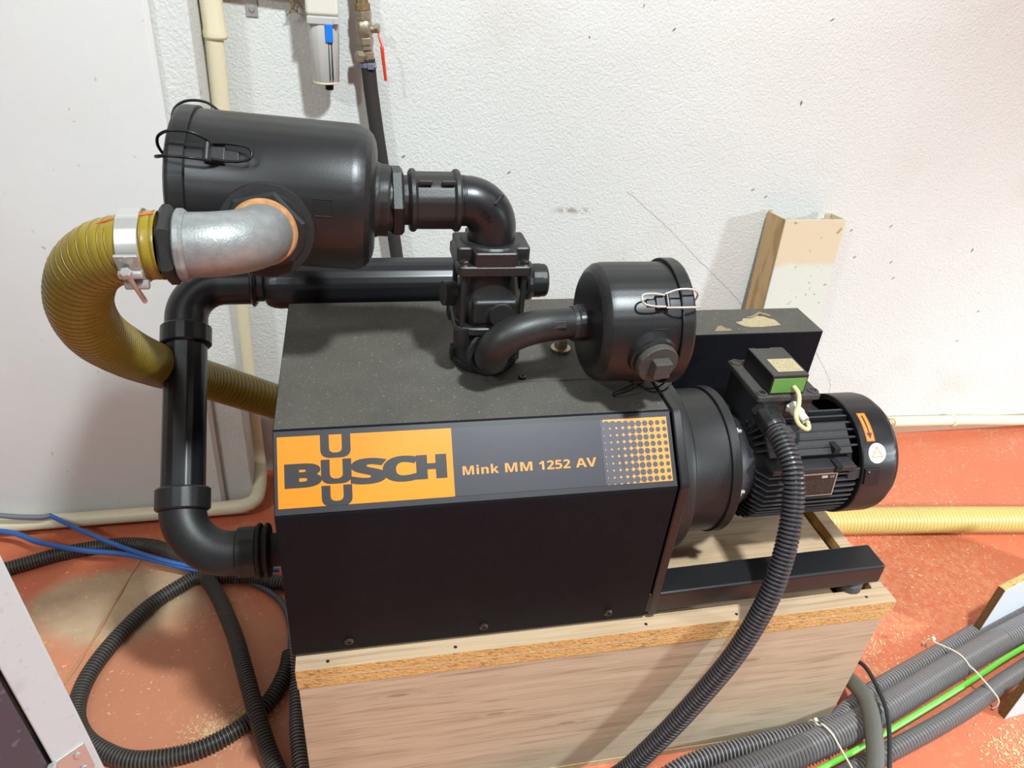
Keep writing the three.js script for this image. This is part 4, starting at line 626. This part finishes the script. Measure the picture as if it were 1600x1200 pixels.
{
  const o = thing('air_regulator', 'grey and white air filter regulator with a blue latch hanging on the wall', 'regulator');
  const X = 0.082, Z = -0.968;
  mesh('head', [box(X - 0.034, X + 0.034, 0.852, 1.01, Z - 0.034, Z + 0.034, 0.008, 4), box(X - 0.02, X + 0.02, 0.87, 0.98, WALL, Z - 0.03, 0.002)], M.regBody, o);
  mesh('collar', [box(X - 0.033, X + 0.033, 0.835, 0.8525, Z - 0.033, Z + 0.033, 0.004), box(X + 0.022, X + 0.034, 0.838, 0.85, Z + 0.02, Z + 0.0345, 0.001)], M.regBowl, o);
  mesh('bowl', lathe([[0, 0], [0.0275, 0], [0.0285, 0.002], [0.0325, 0.085], [0.0325, 0.112], [0.029, 0.122], [0, 0.122]], [X, 0.717, Z], [0, 1, 0], 48, 0.6), M.regBowl, o);
  mesh('bowl_rim', lathe(ringP(0.02, 0.0288, -0.002, 0.003, 0.001), [X, 0.717, Z], [0, 1, 0], 40), M.cream, o);
  mesh('latch', box(X + 0.004, X + 0.020, 0.802, 0.838, Z + 0.026, Z + 0.036, 0.002), M.regBlue, o);
  mesh('sight_slot', [box(X + 0.009, X + 0.0105, 0.725, 0.802, Z + 0.0275, Z + 0.0335, 0.0004, 1), box(X + 0.0155, X + 0.017, 0.725, 0.802, Z + 0.0265, Z + 0.0325, 0.0004, 1)].map((g) => { g.translate(0, 0, -0.0015); return g; }), M.dark, o);
  mesh('drain', cyl(0.009, [X + 0.006, 0.717, Z], [0, -1, 0], 0, 0.017, 0.001, 16), M.dark, o);
  const n = thing('hemp_tape', 'frayed strands of sealing hemp beside the regulator', 'hemp');
  const r = rng(12), st = []; for (let i = 0; i < 14; i++) { const x = 0.012 + r() * 0.02, y = 0.875 + r() * 0.01; st.push(tube([[x, y, -1.0], [x - 0.004 + r() * 0.016, y - 0.012 - r() * 0.01, -0.994 - r() * 0.012], [x - 0.014 + r() * 0.036, y - 0.018 - r() * 0.022, -0.996 - r() * 0.016]], 0.0006, 0.003, 5)); }
  st.push(tube([[-0.12, 0.905, -0.995], [0.0, 0.897, -0.995], [0.052, 0.893, -0.995]], 0.011, 0.01, 16)); mesh('strands', st, M.hemp, n);
  const k = thing('pipe_bracket', 'small zinc bracket with a screw on the wall left of the regulator', 'bracket');
  mesh('plate', box(-0.081, -0.056, 0.832, 0.872, WALL, WALL + 0.004, 0.001), M.steel, k); mesh('screw', cyl(0.0065, [-0.068, 0.848, WALL + 0.003], [0, 0, 1], 0, 0.005, 0.0015, 20), M.steel, k);
}
{
  const o = thing('ball_valve', 'brass ball valve with a red lever on the wall above the black hose', 'valve');
  const X = 0.166, Z = -0.992, Y = (y) => [X + (0.88 - y) * 0.07, y, Z], ax = [-0.07, 1, 0];
  mesh('pipe_nipple', [lathe([[0, 0], [0.013, 0], [0.013, 0.2], [0, 0.2]], Y(0.862), ax, 28), lathe(ringP(0.01, 0.0165, 0, 0.014, 0.001), Y(0.862), ax, 28)], M.hemp, o);
  mesh('body', [hex(0.032, Y(0.842), ax, 0, 0.02, 0.3, 0.002), lathe([[0, 0], [0.0145, 0], [0.0185, 0.008], [0.0195, 0.018], [0.0175, 0.029], [0.0145, 0.034], [0, 0.034]], Y(0.809), ax, 32), hex(0.030, Y(0.793), ax, 0, 0.016, 0.1, 0.002), lathe([[0, 0], [0.0125, 0], [0.0125, 0.01], [0, 0.01]], Y(0.784), ax, 28), cyl(0.008, [X + 0.012, 0.827, Z + 0.006], [1, 0, 0.3], 0, 0.018, 0.001, 20)], M.brass, o);
  mesh('lever_nut', hex(0.018, [X + 0.026, 0.829, Z + 0.011], [1, 0.1, 0.3], 0, 0.010, 0.2, 0.002), M.brass, o);
  const lv = curve([[X + 0.034, 0.826, Z + 0.012], [X + 0.034, 0.812, Z + 0.018], [X + 0.039, 0.798, Z + 0.026], [X + 0.041, 0.78, Z + 0.030], [X + 0.047, 0.725, Z + 0.030]]);
  mesh('lever', sweep(lv, (s, L) => s < L * 0.32 ? 0.0021 : 0.0044 - 0.0012 * (s / L), 0.003, 12), M.red, o).userData.label = 'red coated lever';
  mesh('drain_cock', [hex(0.023, [X - 0.002, 0.768, Z + 0.006], [-0.9, 0.1, 0.4], 0, 0.016, 0.2, 0.002), hex(0.030, Y(0.762), ax, 0, 0.018, 0.5, 0.002)], M.brass, o);
  const h = thing('wall_hose', 'black rubber hose hanging down the wall below the brass ball valve', 'hose');
  mesh('hose', tube([[X + 0.0085, 0.765, Z], [X + 0.014, 0.70, Z], [X + 0.026, 0.60, Z], [X + 0.044, 0.47, Z], [X + 0.064, 0.33, Z + 0.006], [X + 0.078, 0.20, Z + 0.014], [X + 0.09, 0.0, Z + 0.02], [X + 0.10, -0.25, Z + 0.02], [X + 0.11, -0.42, Z + 0.03]], 0.0165, 0.012, 22), M.hoseBlack, h);
  mesh('clip', [lathe(ringP(0.014, 0.0182, 0, 0.010, 0.001), [X + 0.0095, 0.747, Z], ax, 28), box(X + 0.008, X + 0.022, 0.745, 0.758, Z + 0.014, Z + 0.022, 0.001), cyl(0.003, [X + 0.016, 0.751, Z + 0.018], [1, 0, 0], 0, 0.012, 0.001, 12)], std({ color: 0x8b92a6, metalness: 0.6, roughness: 0.4 }), h);
}
// leaning sheet metal channel
{
  const o = thing('metal_channel', 'beige sheet metal channel leaning on the wall behind the silencer box', 'channel', [1.388, FLOOR, -0.868]);
  o.rotation.set(-0.078, 0.055, -0.006); const Hc = 0.853, w = 0.0985, t = 0.0035;
  mesh('web', box(-w, w, 0, Hc, -t, 0, 0.0012), M.channel, o);
  mesh('left_flange', box(-w, -w + t, 0, Hc, -0.088, -t + 0.0002, 0.0012), M.channelShaded, o);
  mesh('left_lip', box(-w, -w + 0.012, 0, Hc + 0.004, -0.0915, -0.0882, 0.0012), M.channelShaded, o);
  mesh('right_flange', box(w - t, w, 0, Hc, -0.065, -t + 0.0002, 0.0012), M.channel, o);
  mesh('right_lip', box(w - 0.022, w, 0, Hc + 0.002, -0.068, -0.0652, 0.0012), M.channel, o);
}
// ------------------------------------------------------------------ cables on the floor at the left
{
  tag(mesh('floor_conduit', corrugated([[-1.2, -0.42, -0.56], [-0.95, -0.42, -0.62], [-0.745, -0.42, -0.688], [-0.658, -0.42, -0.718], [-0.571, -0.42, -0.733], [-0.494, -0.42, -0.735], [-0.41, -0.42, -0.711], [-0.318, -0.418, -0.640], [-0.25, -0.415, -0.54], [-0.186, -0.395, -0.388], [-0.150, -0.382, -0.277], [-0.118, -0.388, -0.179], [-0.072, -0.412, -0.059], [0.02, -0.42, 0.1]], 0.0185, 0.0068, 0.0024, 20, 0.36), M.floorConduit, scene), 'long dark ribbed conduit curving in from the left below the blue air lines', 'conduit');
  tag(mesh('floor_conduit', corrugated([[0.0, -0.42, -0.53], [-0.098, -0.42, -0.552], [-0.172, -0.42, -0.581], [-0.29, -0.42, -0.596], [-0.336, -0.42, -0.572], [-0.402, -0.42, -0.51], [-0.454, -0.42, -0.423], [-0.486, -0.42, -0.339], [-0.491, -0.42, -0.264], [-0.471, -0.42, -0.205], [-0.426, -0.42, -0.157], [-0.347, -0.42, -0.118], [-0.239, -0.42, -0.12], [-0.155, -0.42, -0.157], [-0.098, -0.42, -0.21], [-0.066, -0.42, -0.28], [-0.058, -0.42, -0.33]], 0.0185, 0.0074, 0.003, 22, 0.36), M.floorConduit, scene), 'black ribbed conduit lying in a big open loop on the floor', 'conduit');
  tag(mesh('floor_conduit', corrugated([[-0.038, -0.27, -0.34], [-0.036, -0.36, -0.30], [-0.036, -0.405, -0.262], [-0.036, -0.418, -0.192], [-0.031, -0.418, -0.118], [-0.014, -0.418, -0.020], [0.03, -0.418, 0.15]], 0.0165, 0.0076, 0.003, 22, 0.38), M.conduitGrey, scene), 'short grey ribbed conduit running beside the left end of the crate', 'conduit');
  tag(mesh('loop_cable', tube([[-0.058, -0.421, -0.300], [-0.058, -0.423, -0.36], [-0.062, -0.428, -0.415], [-0.082, -0.430, -0.482], [-0.122, -0.430, -0.535], [-0.189, -0.428, -0.584], [-0.26, -0.42, -0.63]], 0.0075, 0.008, 14), M.slateCable, scene), 'slate blue cable coming out of the looped conduit', 'cable');
  tag(mesh('loop_cable', tube([[-0.02, -0.43, -0.36], [-0.035, -0.43, -0.44], [-0.07, -0.43, -0.52], [-0.11, -0.43, -0.572], [-0.17, -0.43, -0.62]], 0.0065, 0.008, 14), M.slateCable, scene), 'second slate cable, half hidden behind the end of the pump', 'cable');
  const a = thing('air_line', 'upper blue air line with a grey end coming from the left edge', 'air line');
  mesh('blue_tube', tube([[-0.690, -0.360, -0.805], [-0.594, -0.37, -0.744], [-0.474, -0.38, -0.676], [-0.36, -0.392, -0.627], [-0.24, -0.41, -0.60], [-0.1, -0.425, -0.60]], 0.0058, 0.008, 14), M.blue, a);
  mesh('grey_tube', tube([[-1.05, -0.25, -0.80], [-0.93, -0.29, -0.79], [-0.80, -0.335, -0.79], [-0.712, -0.356, -0.795], [-0.688, -0.3605, -0.8037]], 0.0068, 0.008, 14), M.blueGrey, a);
  tag(mesh('air_line', tube([[-1.05, -0.36, -0.80], [-0.802, -0.38, -0.779], [-0.698, -0.385, -0.732], [-0.584, -0.388, -0.692], [-0.474, -0.392, -0.668], [-0.343, -0.402, -0.62], [-0.2, -0.425, -0.575]], 0.0068, 0.008, 14), M.blue, scene), 'lower blue air line lying across the dark conduit', 'air line');
}
// ------------------------------------------------------------------ conduit bundle at the right front
{
  const g = 'corrugated conduits tied in a bundle';
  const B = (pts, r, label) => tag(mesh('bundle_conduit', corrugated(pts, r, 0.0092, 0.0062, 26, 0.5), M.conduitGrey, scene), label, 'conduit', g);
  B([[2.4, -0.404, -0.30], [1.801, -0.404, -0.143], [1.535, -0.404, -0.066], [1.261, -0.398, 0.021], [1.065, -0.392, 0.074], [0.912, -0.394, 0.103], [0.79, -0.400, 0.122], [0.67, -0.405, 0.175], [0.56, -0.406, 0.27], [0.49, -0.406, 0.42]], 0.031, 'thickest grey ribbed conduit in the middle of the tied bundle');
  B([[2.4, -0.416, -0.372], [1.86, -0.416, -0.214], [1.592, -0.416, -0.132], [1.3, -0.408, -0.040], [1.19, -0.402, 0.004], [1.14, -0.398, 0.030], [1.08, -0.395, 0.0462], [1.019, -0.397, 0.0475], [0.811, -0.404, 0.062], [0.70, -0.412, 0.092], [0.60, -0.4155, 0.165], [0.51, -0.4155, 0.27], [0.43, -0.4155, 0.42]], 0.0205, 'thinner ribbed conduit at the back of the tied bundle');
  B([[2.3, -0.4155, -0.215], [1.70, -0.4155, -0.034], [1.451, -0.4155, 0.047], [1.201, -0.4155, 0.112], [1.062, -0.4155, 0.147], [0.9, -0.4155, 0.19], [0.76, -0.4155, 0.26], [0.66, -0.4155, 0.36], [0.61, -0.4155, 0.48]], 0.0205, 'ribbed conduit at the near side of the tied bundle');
  tag(mesh('green_cable', tube([[2.3, -0.384, -0.24], [1.717, -0.384, -0.072], [1.571, -0.384, -0.026], [1.424, -0.384, 0.020], [1.25, -0.384, 0.072], [1.15, -0.384, 0.101], [1.042, -0.382, 0.130], [0.9, -0.384, 0.164], [0.76, -0.386, 0.22], [0.65, -0.388, 0.31], [0.57, -0.39, 0.44]], 0.0062, 0.012, 14), M.green, scene), 'bright green cable lying along the conduit bundle', 'cable');
  const tie = (x, zb, zm, zf, label, rb = 0, rm = 0) => { const o = thing('cable_tie', label, 'cable tie', [0, 0, 0], 'cable ties on the bundle');
    const dz = -0.28, P = (z, y) => [x + (z - zm) * 0.28, y, z];
    mesh('strap', tube([P(zb - 0.022, -0.425 + rb), P(zb - 0.018, -0.400 + rb), P(zb + 0.002, -0.391 + rb), P(zm - 0.018, -0.3725 + rm), P(zm + 0.006, -0.3695 + rm), P(zm + 0.024, -0.3765 + rm), P(zm + 0.041, -0.377 + rm * 0.4), P(zf + 0.012, -0.392), P(zf + 0.0225, -0.412), P(zf + 0.018, -0.43)], 0.0022, 0.003, 8), M.tie, o);
    const h = P(zb - 0.010, -0.389 + rb); mesh('head', box(h[0] - 0.004, h[0] + 0.004, h[1] - 0.003, h[1] + 0.005, h[2] - 0.004, h[2] + 0.004, 0.001), M.tie, o); };
  tie(1.535, -0.125, -0.066, 0.020, 'white cable tie on the bundle nearer the right edge');
  tie(1.085, 0.046, 0.070, 0.141, 'white cable tie on the bundle near the crate corner', 0.019, 0.012);
  tag(mesh('grey_cable', tube([[1.235, -0.42, -0.15], [1.222, -0.395, -0.085], [1.205, -0.352, -0.022], [1.194, -0.335, 0.03], [1.172, -0.336, 0.085], [1.140, -0.352, 0.15], [1.10, -0.40, 0.215], [1.07, -0.418, 0.26]], 0.0182, 0.01, 24), M.greyCable, scene), 'thick dull grey cable arching over the conduit bundle', 'cable');
  tag(mesh('thin_cable', tube([[1.285, -0.43, -0.13], [1.262, -0.36, -0.075], [1.246, -0.342, -0.005], [1.220, -0.340, 0.072], [1.155, -0.355, 0.178], [1.13, -0.42, 0.24]], 0.0048, 0.008, 12), M.rubber, scene), 'thin black cable crossing the bundle beside the grey one', 'cable');
  // two melamine offcuts standing on edge
  const off = (x, z, len, h, turn, label, y = FLOOR) => { const o = thing('board_offcut', label, 'board', [x, y, z]); o.rotation.y = turn;
    mesh('core', box(0, len, 0, h, -0.0175, 0, 0.0006, 1), M.chip, o); mesh('end_edge', box(-0.0006, 0.0004, 0.0003, h - 0.0003, -0.0172, -0.0003, 0.0001, 1), M.chipShaded, o);
    mesh('melamine_face', box(0.0003, len, 0.0004, h - 0.0004, -0.0002, 0.0008, 0.0002, 1), M.melamine, o); };
  off(1.672, -0.1495, 0.5, 0.188, 0.28, 'white-faced chipboard offcut standing behind the conduit bundle');
  off(1.579, 0.063, 0.5, 0.16, 0.10, 'white-faced chipboard offcut standing in front of the conduit bundle');
}
// ------------------------------------------------------------------ white cabinet at the left front
{
  const o = thing('white_cabinet', 'white cabinet with a dark door and steel hinge at the lower left', 'cabinet', [-0.164, FLOOR, 0.260]);
  o.rotation.set(0, 0.66, 0); o.rotateZ(0.033);
  mesh('frame', [box(-0.039, 0, 0, 1.35, -0.34, 0, 0.002), box(-0.62, -0.039, 0, 1.35, -0.34, -0.03, 0.002)], M.white, o);
  mesh('door', box(-0.60, -0.043, 0.03, 1.32, -0.026, -0.002, 0.002), M.slate, o);
  const hy = 0.675, hm = (g) => g.map((q) => q.translate(-0.041, hy, 0));
  const hg = mesh('hinge', hm([box(0.004, 0.034, -0.024, 0.024, 0, 0.0022, 0.0008), box(-0.034, -0.004, -0.030, 0.018, -0.002, 0.0005, 0.0004), cyl(0.0045, [0, -0.03, 0.003], [0, 1, 0], 0, 0.054, 0.0008, 16)]), M.steel, o);
  for (const [x, y] of [[0.024, 0.013], [0.024, -0.013], [-0.024, 0.006], [-0.024, -0.018]]) mesh('rivet', hm([cyl(0.0042, [x, y, x > 0 ? 0.0022 : 0.0004], [0, 0, 1], 0, 0.0022, 0.0009, 16)]), M.steel, hg);
}
// ------------------------------------------------------------------ sawdust and chips on the floor
{
  const r = rng(2024), N = 9000, g = new THREE.BoxGeometry(1, 1, 1), pos = g.attributes.position;
  for (let i = 0; i < pos.count; i++) pos.setY(i, pos.getY(i) + (pos.getX(i) > 0 ? 0.5 : 0) * 0.4);
  const im = new THREE.InstancedMesh(g, std({ color: 0xffffff, roughness: 0.9 }), N); im.name = 'sawdust';
  const m = new THREE.Matrix4(), q = new THREE.Quaternion(), e = new THREE.Euler(), col = new THREE.Color();
  const heaps = [[1.63, 0.16, 0.10, 0.07, 1700], [1.52, 0.14, 0.05, 0.05, 250], [-0.20, -0.17, 0.055, 0.032, 800], [-0.13, -0.20, 0.04, 0.025, 400], [1.60, -0.45, 0.34, 0.30, 3000], [1.40, -0.17, 0.09, 0.10, 500], [1.95, -0.75, 0.4, 0.25, 700], [-0.42, -0.35, 0.2, 0.2, 450], [-0.5, -0.58, 0.16, 0.12, 120]];
  let k = 0; const gs = () => (r() + r() + r() - 1.5) / 0.75;
  for (const [x, z, sx, sz, n] of heaps) for (let i = 0; i < n && k < N; i++) {
    const s = 0.0009 + 0.0026 * r() ** 3; m.compose(V(x + gs() * sx, FLOOR + 0.0006, z + gs() * sz), q.setFromEuler(e.set((r() - 0.5) * 0.3, r() * 6.3, (r() - 0.5) * 0.3)), V(s * (1 + r() * 1.8), 0.0007, s)); im.setMatrixAt(k, m);
    im.setColorAt(k, col.setRGB(0.62 + r() * 0.2, 0.42 + r() * 0.14, 0.22 + r() * 0.1)); k++;
  }
  im.count = k; im.castShadow = im.receiveShadow = true; im.userData = { kind: 'stuff', label: 'pale wood shavings and sawdust scattered over the red floor', category: 'sawdust' }; scene.add(im);
}
renderer.render(scene, camera);
